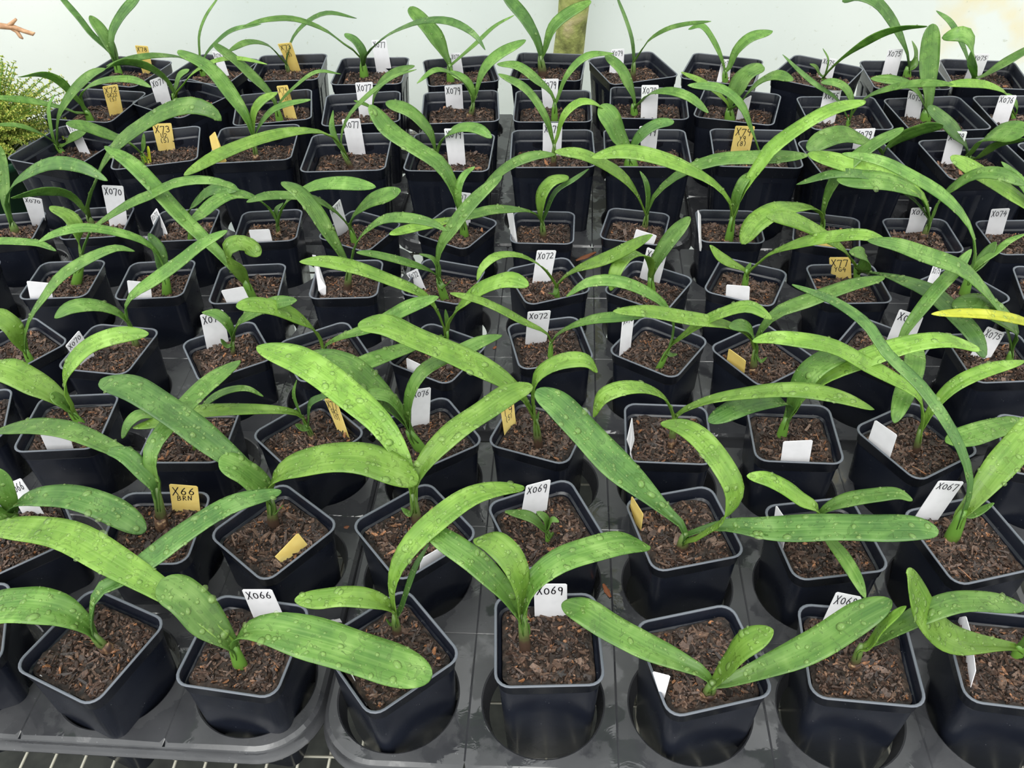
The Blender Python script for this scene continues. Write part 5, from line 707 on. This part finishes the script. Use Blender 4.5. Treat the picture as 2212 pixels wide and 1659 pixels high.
def chips_mesh(h, hz, rnd, n):
    parts = []
    for q in range(n):
        big = rnd.random()
        l = rnd.uniform(.12, .5) if big < .80 else rnd.uniform(.55, 1.5); w_ = min(l*.7, rnd.uniform(.06, .26)); t = rnd.uniform(.05, .16)
        if big > .95: w_ = rnd.uniform(.3, .6)
        x = rnd.uniform(-h+.35, h-.35); y = rnd.uniform(-h+.35, h-.35)
        lim = h-.3-l*.5
        if l > .55: x = max(-lim, min(lim, x)); y = max(-lim, min(lim, y))
        R = Matrix.Rotation(rnd.uniform(0, 2*PI), 3, 'Z') @ Matrix.Rotation(rnd.gauss(0, .35), 3, 'X') @ Matrix.Rotation(rnd.gauss(0, .45), 3, 'Y')
        prof = [(-.5, .55+rnd.uniform(-.3, .3)), (-.18, 1), (.2, .9+rnd.uniform(-.3, .1)), (.5, .4+rnd.uniform(-.3, .4))]
        V = []; F = []
        for (a, b) in prof:
            off = rnd.uniform(-.15, .15)
            for s1, s2 in ((-1, -1), (1, -1), (1, 1), (-1, 1)):
                p = R @ Vector((a*l, (s1*b*.5+off)*w_, s2*t*.5*rnd.uniform(.7, 1.2))); V.append((p.x+x, p.y+y, p.z+hz(x, y)+t*.4+rnd.uniform(0, .1)))
        for i in range(3):
            for k in range(4): F.append((i*4+k, i*4+(k+1) % 4, (i+1)*4+(k+1) % 4, (i+1)*4+k))
        F += [(3, 2, 1, 0), (12, 13, 14, 15)]
        parts.append((V, F))
    return join(parts)
SOILD = {'1': 1.0, '2': 1.2, '3': 1.2, '4': 1.3, '5': 1.6, '6': 1.7, '7': 2.8, '8': 2.5, '9': 2.2}
rnd = random.Random(5)
proto = {}
for big in (0, 1):
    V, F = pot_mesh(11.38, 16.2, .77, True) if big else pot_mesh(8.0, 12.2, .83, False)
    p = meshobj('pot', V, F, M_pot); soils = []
    for v in range(5 if big else 8):
        h = 4.9 if big else 3.42
        V, F, hz = soil_mesh(h, rnd, 0); s = meshobj('potting_soil', V, F, M_soil)
        V, F = chips_mesh(h, hz, rnd, 800 if big else 760); c = meshobj('bark_chips', V, F, M_bark, smooth=False)
        soils.append((s, c))
    proto[big] = (p, soils)
used = set()
def inst(o, parent, loc=(0, 0, 0), rz=0):
    if o.name not in used: used.add(o.name); c = o
    else: c = o.copy(); C.objects.link(c)
    c.parent = parent; c.location = Vector(loc)*S; c.rotation_euler.z = rz; return c

# ---------------------------------------------------------------- leaves
def leaf(pts, wmax, rol, tone, w0, parent, dens, rnd, fine):
    N = 26 if fine else 18; K = 8 if fine else 6
    ts = [1-(1-i/N)**1.55 for i in range(N+1)]
    c, L = catmull(pts, N, ts)
    T = [(c[min(i+1, N)]-c[max(i-1, 0)]).normalized() for i in range(N+1)]
    side = [None]*(N+1); Z = Vector((0, 0, 1))
    for i in range(N+1):
        s = T[i].cross(Z)
        if s.length > .3: side[i] = s.normalized()
    good = [i for i in range(N+1) if side[i]]
    if not good:
        v = (c[N]-c[0]).cross(Vector((0, 1, .2))); v = v.normalized() if v.length > .1 else Vector((1, 0, 0)); side = [v]*(N+1); good = [0]
    g0 = good[len(good)//2]
    for rng in (range(g0+1, N+1), range(g0-1, -1, -1)):
        prev = side[g0]
        for i in rng:
            s = side[i]
            if s is None: s = (prev-T[i]*prev.dot(T[i])).normalized()
            if s.dot(prev) < 0: s = -s
            side[i] = s; prev = s
    for _ in range(4):
        side = [side[0]]+[(side[i-1]+side[i]*2+side[i+1]).normalized() for i in range(1, N)]+[side[N]]
    side = [(s-T[i]*s.dot(T[i])).normalized() for i, s in enumerate(side)]
    sg = 1 if side[g0].dot(T[g0].cross(Z)) >= 0 else -1
    wb = min(.9, max(.16, w0*.6/wmax)); ph = rnd.uniform(0, 6); slim = wmax < 1.1
    V = []; uv = []; F = []; surf = []
    for i in range(N+1):
        t = ts[i]
        a = min(1, max(0, t/.56)); a = a*a*(3-2*a); w_ = wb+(1-wb)*a
        rd = min(1, max(0, (wmax-1.3)/1.2)); tip = .55 if slim else .70+.10*rd; pw = .62-.14*rd
        if t > tip: w_ *= max(.0, 1-((t-tip)/(1-tip))**2.0)**pw
        if i == N: w_ = .05
        w_ *= wmax/2
        r = rol*min(1, max(0, (t-.05)/.45)); si = side[i]*math.cos(r)+T[i].cross(side[i])*math.sin(r)*1
        upv = si.cross(T[i])*sg
        ch = (.55-.52*min(1, t/.45))*wmax*.5 - .05*wmax*max(0, t-.6)
        for k in range(K+1):
            u = -1+2*k/K
            wav = .03*wmax*math.sin(t*11+ph+u*1.3)*abs(u)
            mid = -.045*wmax*math.exp(-(u/.16)**2)*(1-t)
            p = c[i]+si*(u*w_)+upv*(ch*(u*u)*(w_/(wmax/2))+wav+mid)
            V.append(p); uv.append((u*w_+wmax, t*L))
    n = K+1
    for i in range(N):
        for k in range(K): F.append((i*n+k, i*n+k+1, (i+1)*n+k+1, (i+1)*n+k) if sg > 0 else (i*n+k, (i+1)*n+k, (i+1)*n+k+1, i*n+k+1))
    base = Vector(parent['_b'])
    o = meshobj('leaf', [v-base for v in V], F, LEAF[tone], parent, uvs=uv)
    md = o.modifiers.new('thickness', 'SOLIDIFY'); md.thickness = .0007; md.offset = 0
    # beads of water standing on the upper side
    nd = int(L*wmax*.75*dens); parts = []
    for _ in range(nd):
        tq = rnd.uniform(.08, .97); i = max(i_ for i_ in range(N) if ts[i_] <= tq); k = rnd.randint(0, K-1); fa, fb = rnd.random(), rnd.random()
        a, b, d, e_ = V[i*n+k], V[i*n+k+1], V[(i+1)*n+k+1], V[(i+1)*n+k]
        if (a-b).length < .04*wmax: continue
        p = a.lerp(b, fa).lerp(e_.lerp(d, fa), fb); nr = (b-a).cross(e_-a)
        if nr.length < 1e-6: continue
        nr.normalize(); nr = nr if nr.z*1 >= 0 or abs(nr.z) < .05 else -nr
        p = p+nr*.035
        R = min(.34, .052*math.exp(rnd.gauss(.45, .6)))*(1 if fine else 1.15)
        R = min(R, wmax*.14)
        tx = (b-a).normalized(); ty = nr.cross(tx); ec = rnd.uniform(1, 1.5); an = rnd.uniform(0, PI)
        ax = (tx*math.cos(an)+ty*math.sin(an)); ay = nr.cross(ax); hgt = R*.5
        vv = []; ff = []; sg_ = 8 if fine else 6
        for (rr, zz) in ((1, -.02), (.82, .5), (.45, .88)):
            for q in range(sg_):
                th = 2*PI*q/sg_; vv.append(p+ax*(R*ec*rr*math.cos(th))+ay*(R*rr*math.sin(th))+nr*(hgt*zz)-base)
        vv.append(p+nr*hgt-base)
        for l in range(2):
            for q in range(sg_): ff.append((l*sg_+q, l*sg_+(q+1) % sg_, (l+1)*sg_+(q+1) % sg_, (l+1)*sg_+q))
        for q in range(sg_): ff.append((2*sg_+q, 2*sg_+(q+1) % sg_, 3*sg_))
        parts.append((vv, ff))
    if parts:
        v, f = join(parts); d = meshobj('water_droplets', v, f, M_drop, o); d['kind'] = 'stuff'
    return o

ORD = ['zeroth', 'first', 'second', 'third', 'fourth', 'fifth', 'sixth', 'seventh', 'eighth', 'ninth', 'tenth', 'eleventh', 'twelfth']
NUM = {1: 'one', 2: 'two', 3: 'three', 4: 'four', 5: 'five'}
ROWN = {1: 'front row', 2: 'second row', 3: 'third row', 4: 'fourth row', 5: 'fifth row', 6: 'sixth row', 7: 'seventh row', 8: 'eighth row', 9: 'back row'}
order = {}
for r in range(1, 10):
    for i, k in enumerate(sorted([k for k in POTS if int(k[0]) == r], key=lambda k: POTS[k][0])): order[k] = i+1
TXT = {t[0]: (t[1], t[2]) for t in TAGS}
LOOK = {'2e': 'tiny seedling with short rounded leaves', '1b': 'broad-leaved seedling, largest leaf drooping right', '4k': 'seedling with one yellow leaf', '8j': 'seedling with tall upright blade',
        '7g': 'seedling with broad cupped leaves', '2f': 'seedling with a looping leaf', '5c': 'seedling with a folded-over leaf', '1d': 'three-leaved seedling rising upright'}
rnd = random.Random(11)
for k, (x, y, a) in POTS.items():
    r = int(k[0]); big = r >= 7; rz = 4.0 if big else 0.0; H = 16.2 if big else 12.2
    root = thing('potted_seedling', (x, y, rz-H)); root['_b'] = (x, y, rz-H)
    pl = PLANTS.get(k)
    nl = len([1 for l in pl[4] if l[0] > .9]) if pl else 0
    look = LOOK.get(k, (NUM.get(max(nl, 1), 'many')+'-leaved seedling') if pl else 'soil-filled pot cut by the frame edge, plant hidden')
    tg = TXT.get(k); tt = ''
    if tg and k not in LOOK:
        t0 = tg[1].split('/')[0]; tt = ' with '+('gold' if tg[0] == 'g' else 'white')+(' '+t0 if t0 else ' blank')+' tag'
    lab = f"{look}{' in black pot' if 'soil-filled' not in look else ''}{tt}, {ROWN[r]}, {ORD[order[k]]} from left"
    tag(root, lab, 'potted plant', 'potted strap-leaved seedlings in trays')
    p, soils = proto[1 if big else 0]
    ar = math.radians(a)
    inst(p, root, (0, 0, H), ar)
    s0, c0 = soils[rnd.randrange(len(soils))]; q = rnd.randrange(4)*PI/2
    zz = H-SOILD[k[0]]
    s = inst(s0, root, (0, 0, zz), ar+q); c = inst(c0, s); c['kind'] = 'stuff'
    if not pl: continue
    base, neck, sw, tone, leaves = pl
    base = Vector(base); neck = Vector(neck); bw = Vector(root['_b'])
    fine = r <= 3
    # stem: overlapping leaf bases, oval, wrapped by dry sheaths on some plants
    lo = base-Vector((0, 0, .7)); d = neck-base; hi = neck+d.normalized()*.5
    rad = sw/2; pts = [lo+(hi-lo)*t for t in (0, .25, .5, .75, 1)]
    V, F = tube(pts, [rad*1.15, rad*1.12, rad, rad*.85, rad*.5], 12)
    ax = Vector((0, 1, 0)); mid = (lo+hi)/2
    V = [Vector((v.x, mid.y+(v.y-mid.y)*.7 if abs(d.y) < .5 else v.y, v.z))-bw for v in V]
    st = meshobj('stem', V, F, M_stemb if tone == 'brown' else M_stem, root)
    if tone == 'brown' and rnd.random() < .6:
        z1 = .3+rnd.random()*.2; q1 = base+d*z1
        V, F = tube([base-Vector((0, 0, .2)), base+d*z1*.5, q1], [rad*1.28, rad*1.25, rad*1.16], 12, cap=False)
        V = [Vector((v.x, mid.y+(v.y-mid.y)*.75, v.z+(rnd.uniform(-.25, .2) if i >= 24 else 0)))-bw for i, v in enumerate(V)]
        sh = meshobj('dry_sheath', V, F, M_sheath, st); sh.modifiers.new('thickness', 'SOLIDIFY').thickness = .0004; sh['label'] = 'papery brown sheath'
    for (w_, rol, tn, ps) in leaves:
        pts = [tuple(float(v) for v in q.split(',')) for q in ps.split()]
        start = base.lerp(neck, .55)
        pts = [tuple(start)]+pts
        leaf(pts, w_, rol, tn, sw, root, {1: 2.8, 2: 2.8, 3: 2.5, 4: 2.0, 5: 1.7, 6: 1.4, 7: .6, 8: .5, 9: .4}[r], rnd, fine)
for o in bpy.data.objects:
    if '_b' in o.keys(): del o['_b']

# ---------------------------------------------------------------- plant tags with handwriting
def arc(cx, cy, rx, ry, a0, a1, n=10): return [(cx+rx*math.cos(math.radians(a0+(a1-a0)*i/n)), cy+ry*math.sin(math.radians(a0+(a1-a0)*i/n))) for i in range(n+1)]
G = {'X': [[(.05, 1.05), (.8, -.05)], [(.9, 1.1), (-.05, -.1)]], '0': [arc(.45, .42, .4, .42, 95, 455, 14)], '1': [[(.5, 1), (.4, 0)]],
     '2': [arc(.4, .72, .36, .28, 160, -30, 8)+[(.05, .02), (.95, .05)]], '3': [arc(.35, .75, .35, .25, 150, -80, 8)+arc(.35, .26, .42, .27, 85, -150, 9)],
     '4': [[(.55, 1), (.02, .4), (.95, .42)], [(.75, .75), (.6, -.1)]], '5': [[(.9, .98), (.3, .95), (.18, .55)]+arc(.4, .3, .4, .3, 110, -140, 9)],
     '6': [[(.7, 1.05), (.3, .7)]+arc(.42, .28, .34, .28, 170, 520, 13)], '7': [[(.0, .85), (.15, .98), (.9, .95), (.4, -.15)]],
     '8': [arc(.45, .76, .28, .24, 270, -90, 12)+arc(.45, .26, .36, .27, 90, 450, 12)], '9': [arc(.42, .7, .32, .27, 20, 380, 13)+[(.75, .6), (.6, -.2)]],
     'B': [[(.15, 1), (.1, 0)], [(.1, 1)]+arc(.25, .76, .45, .24, 85, -85, 8)+arc(.25, .26, .55, .26, 85, -95, 8)],
     'R': [[(.15, 1), (.1, 0)], [(.1, 1)]+arc(.25, .74, .45, .26, 85, -95, 8)+[(.85, 0)]], 'N': [[(.05, 0), (.12, 1), (.75, 0), (.85, 1.05)]],
     'G': [arc(.5, .5, .45, .5, 40, 330, 12)+[(.9, .42), (.55, .42)]], 'T': [[(-.05, .95), (.95, 1.0)], [(.45, .97), (.4, 0)]],
     'U': [[(.1, 1)]+arc(.45, .35, .36, .35, 180, 360, 9)+[(.85, 1)]], 'Y': [[(.05, 1), (.4, .5), (.85, 1)], [(.6, .75), (.3, -.1)]],
     '(': [arc(.9, .5, .5, .65, 120, 240, 7)], ')': [arc(.0, .5, .5, .65, 60, -60, 7)]}
for (k, col, txt, qs) in TAGS:
    q = [Vector(tuple(float(v) for v in s.split(','))) for s in qs.split()]
    TL, TR, BR, BL, ER, EL = q
    n = (TR-TL).cross(BL-TL).normalized(); toCam = Vector((0, 0, 57))-TL
    if n.dot(toCam) < 0: n = -n
    o3 = EL.copy(); th = .055
    ww = (TR-TL).length; c_ = min(.12, ww*.08); e1 = (TR-TL)/ww; dn = (BL-TL).normalized()
    e2 = (BR-TR).normalized()
    tipm = (ER+EL)/2+((EL-TL).normalized())*.3
    outl = [TL+dn*c_, TL+e1*c_, TR-e1*c_, TR+e2*c_, BR, ER, tipm, EL, BL]
    if (ER-BR).length < .3: outl = [TL+dn*c_, TL+e1*c_, TR-e1*c_, TR+e2*c_, ER, EL]
    root = thing('plant_tag', o3)
    m_ = M_gold if col == 'g' else M_white
    nb = len(outl); V = [p-o3 for p in outl]+[p-n*th-o3 for p in outl]
    F = [tuple(range(nb)), tuple(range(2*nb-1, nb-1, -1))]+[(i, nb+i, nb+(i+1) % nb, (i+1) % nb) for i in range(nb)]
    me = meshobj('tag_strip', V, F, m_, root, smooth=False)
    bmm = bmesh.new(); bmm.from_mesh(me.data); bmesh.ops.recalc_face_normals(bmm, faces=bmm.faces[:]); bmm.to_mesh(me.data); bmm.free()
    r = int(k[0]); colr = 'gold' if col == 'g' else 'white'
    where = f"{ROWN[r]}, pot {ORD[order[k]]} from left"
    if txt:
        t0 = txt.split('/'); lab = f"{colr} plant tag handwritten {' '.join(t0)}, {where}"
    else: lab = f"blank-sided {colr} plant tag by the pot rim, {where}"
    tag(root, lab, 'plant tag', 'plant tags standing in the pots')
    if not txt: continue
    Hh = ((BL-TL).length+(BR-TR).length)/2
    lines = txt.split('/'); VV = []; FF = []
    def pt(a, b):      # a across 0..1, b centimetres down
        t = b/Hh; return TL.lerp(TR, a).lerp(BL.lerp(BR, a), t)+n*.02-o3
    b0 = .14*ww
    for li, s in enumerate(lines):
        nch = 4 if s == 'X07' else len(s); hgt = (.34 if len(lines) == 1 or li == 0 else .24)*ww
        wtot = .84 if li == 0 else min(.7, .19*nch); a0 = .5-wtot/2; cw = wtot/nch
        for ci, ch in enumerate(s):
            jy = rnd.uniform(-.04, .04)*hgt
            for stv in G.get(ch, []):
                pts = [(a0+cw*(ci+.08+.80*p[0]), b0+hgt*(1-p[1])+jy) for p in stv]
                P3 = [pt(*p) for p in pts]; tw = .028*ww*(1 if len(lines) == 1 or li == 0 else .8)/1.5
                for i in range(len(P3)-1):
                    d = P3[i+1]-P3[i]
                    if d.length < 1e-5: continue
                    sd_ = d.cross(n).normalized()*tw; d = d.normalized()*tw*.6; b = len(VV)
                    VV += [P3[i]-d+sd_, P3[i]-d-sd_, P3[i+1]+d-sd_, P3[i+1]+d+sd_]; FF.append((b, b+1, b+2, b+3))
        b0 += hgt*1.22
    meshobj('handwriting', VV, FF, M_ink, root, smooth=False)

# ---------------------------------------------------------------- post, twig, shrub, debris
M_moss = mat('mossy_timber', (.2, .22, .08), .85)
_n = nn(M_moss, 'ShaderNodeTexNoise', Scale=30.0, Detail=10.0); lk(M_moss, OC(M_moss), _n.inputs['Vector'])
lk(M_moss, ramp(M_moss, _n.outputs[0], [(.35, (.10, .11, .03)), (.5, (.26, .29, .08)), (.65, (.34, .31, .14)), (.8, (.42, .34, .26))]).outputs[0], P(M_moss).inputs['Base Color'])
lk(M_moss, bump(M_moss, _n.outputs[0], .9, .01).outputs[0], P(M_moss).inputs['Normal'])
pts = []; rad = []
for i in range(60):
    z = -79.9+i*4; pts.append((12.05+.075*z+.15*math.sin(z*.2), 158.5, z)); rad.append(2.72+.12*math.sin(i*1.7)+.08*math.sin(i*.6))
V, F = tube(pts, rad, 20); o = meshobj('wooden_post', V, F, M_moss); tag(o, 'moss-covered round timber post standing behind the back row', 'post')

M_twig = mat('peeled_orange_twig', (.52, .30, .16), .6)
_n = nn(M_twig, 'ShaderNodeTexNoise', Scale=60.0, Detail=5.0); lk(M_twig, OC(M_twig), _n.inputs['Vector'])
lk(M_twig, ramp(M_twig, _n.outputs[0], [(.35, (.30, .15, .07)), (.6, (.62, .38, .22)), (.8, (.70, .52, .38))]).outputs[0], P(M_twig).inputs['Base Color'])
V, F = join([tube([(-118, 150, -79.9), (-116, 150, -40), (-110, 150, -8), (-100, 150, 6), (-90, 150, 9.4), (-83, 150, 9.35), (-80.7, 150, 9.0), (-79.4, 150, 8.4), (-78.1, 150, 7.9), (-77.7, 150, 8.1)], [1.1, 1.0, .9, .7, .6, .5, .42, .36, .34, .1], 10),
             tube([(-81.8, 150, 9.2), (-80.9, 150, 9.7), (-80.0, 150.2, 10.3)], [.36, .33, .2], 8), tube([(-81.6, 150, 9.2), (-80.6, 150, 8.4), (-80.2, 149.8, 7.5), (-79.9, 149.8, 7.2)], [.38, .34, .3, .12], 8)])
o = meshobj('bare_branch', V, F, M_twig); tag(o, 'orange-brown bare twig with forked tip against the white sheet', 'branch')

M_gpot = mat('dark_green_pot_plastic', (.010, .045, .022), .25); lk(M_gpot, bump(M_gpot, nn(M_gpot, 'ShaderNodeTexNoise', Scale=40.0).outputs[0], .1, .001).outputs[0], P(M_gpot).inputs['Normal'])
M_bush = mat('yellow_green_foliage', (.36, .44, .07), .55)
_g = nn(M_bush, 'ShaderNodeNewGeometry'); lk(M_bush, ramp(M_bush, _g.outputs['Random Per Island'], [(0, (.16, .23, .03)), (.5, (.36, .43, .07)), (1, (.60, .60, .15))]).outputs[0], P(M_bush).inputs['Base Color'])
bush = thing('potted_shrub', (-80, 128, ZW)); tag(bush, 'yellow-green bushy shrub in a dark green pot, left edge', 'potted plant')
prof = [(5.5, 0), (6, .2), (8.6, 9.6), (9.2, 9.7), (9.3, 11), (9.0, 11.1), (8.6, 10.9), (8.3, 9.2), (0.1, 9.2)]
V = []; F = []; n = 40
for r_, z in prof:
    for k in range(n): V.append((r_*math.cos(2*PI*k/n), r_*math.sin(2*PI*k/n), z))
for l in range(len(prof)-1):
    for k in range(n): F.append((l*n+k, l*n+(k+1) % n, (l+1)*n+(k+1) % n, (l+1)*n+k))
F.append(tuple(range(n-1, -1, -1))); meshobj('pot', V, F, M_gpot, bush)
rb = random.Random(3); stems = []; lv = []
for s in range(330):
    th = rb.uniform(0, 2*PI); el = rb.uniform(.0, 1.35); R = rb.uniform(8, 14.5)*(1.35 if rb.random() < .12 else 1)
    tipp = Vector((R*1.12*math.cos(th)*math.cos(el), R*1.05*math.sin(th)*math.cos(el), 11.5+R*.85*math.sin(el)))
    b = Vector((2.5*math.cos(th), 2.5*math.sin(th), 9.3)); mid = (b+tipp)/2+Vector((0, 0, 2.2))
    cp, L = catmull([b, mid, tipp], 14); stems.append(tube(cp, .07, 5))
    for i in range(5, 15):
        t = (cp[min(i+1, 14)]-cp[i-1]).normalized(); u = t.cross(Vector((.3, .2, 1))).normalized(); v = t.cross(u)
        for q in range(5):
            a = q*2*PI/5+i*.9; d = (u*math.cos(a)+v*math.sin(a)+t*.6).normalized(); sd_ = d.cross(t).normalized(); ln = rb.uniform(.38, .66)*(1 if i < 13 else .75); p = cp[i]+t*rb.uniform(-.3, .3)
            nrm = d.cross(sd_)*.12
            lv.append(([p-sd_*.04, p+d*ln*.55-sd_*.15, p+d*ln+nrm, p+d*ln*.55+sd_*.15, p+sd_*.04, p+d*ln*.55+nrm*1.5], [(0, 1, 5), (1, 2, 5), (2, 3, 5), (3, 4, 5), (4, 0, 5)]))
V, F = join(stems); meshobj('stems', V, F, M_stem, bush)
V, F = join(lv); o = meshobj('foliage', V, F, M_bush, bush, smooth=False); o['kind'] = 'stuff'

def chip(name, x, y, l, w_, rz, m_, label, cat, z=ZT+.02):
    rr = random.Random(int(x*10)); V = []; F = []; n = 7
    for i in range(n):
        t = i/(n-1); ww = w_*(.25+.75*math.sin(PI*min(1, max(0, t*.9+.05))))*rr.uniform(.8, 1.15)
        for a, b in ((-1, 0), (-.5, .3), (0, .42), (.5, .28), (1, 0), (0, -.02)): V.append(((t-.5)*l, a*ww/2, max(0, b)*w_*.6*math.sin(PI*(t*.8+.1))+.02+.1*abs(t-.5)))
    for i in range(n-1):
        for k in range(6): F.append((i*6+k, i*6+(k+1) % 6, (i+1)*6+(k+1) % 6, (i+1)*6+k))
    F += [(5, 4, 3, 2, 1, 0), tuple((n-1)*6+k for k in range(6))]
    o = meshobj(name, V, F, m_, loc=(x, y, z), rz=rz, smooth=False); tag(o, label, cat); return o
M_rust = mat('rusty_dead_leaf', (.22, .075, .03), .6); M_seed = mat('dark_seed', (.03, .012, .006), .35)
chip('dead_leaf', 10.3, 98.9, 3.4, .8, .6, M_rust, 'rust-brown curled dead leaf on wet tray behind the middle pots', 'leaf')
chip('bark_flake', 7.7, 45.6, 1.5, .5, 1.9, M_rust, 'reddish bark flake on tray right of the front X069 pots', 'bark')
chip('seed_husk', -26.4, 41.4, 1.3, .75, -.9, M_seed, 'dark brown seed husk between the two front left pots', 'seed')
chip('bark_crumb', -15.9, 53.6, .5, .4, .3, M_rust, 'small orange crumb on tray near the gap between front trays', 'bark')
chip('bark_crumb', -1.9, 80.0, .6, .4, 1.0, M_rust, 'small pale crumb on the middle tray between fourth row pots', 'bark')
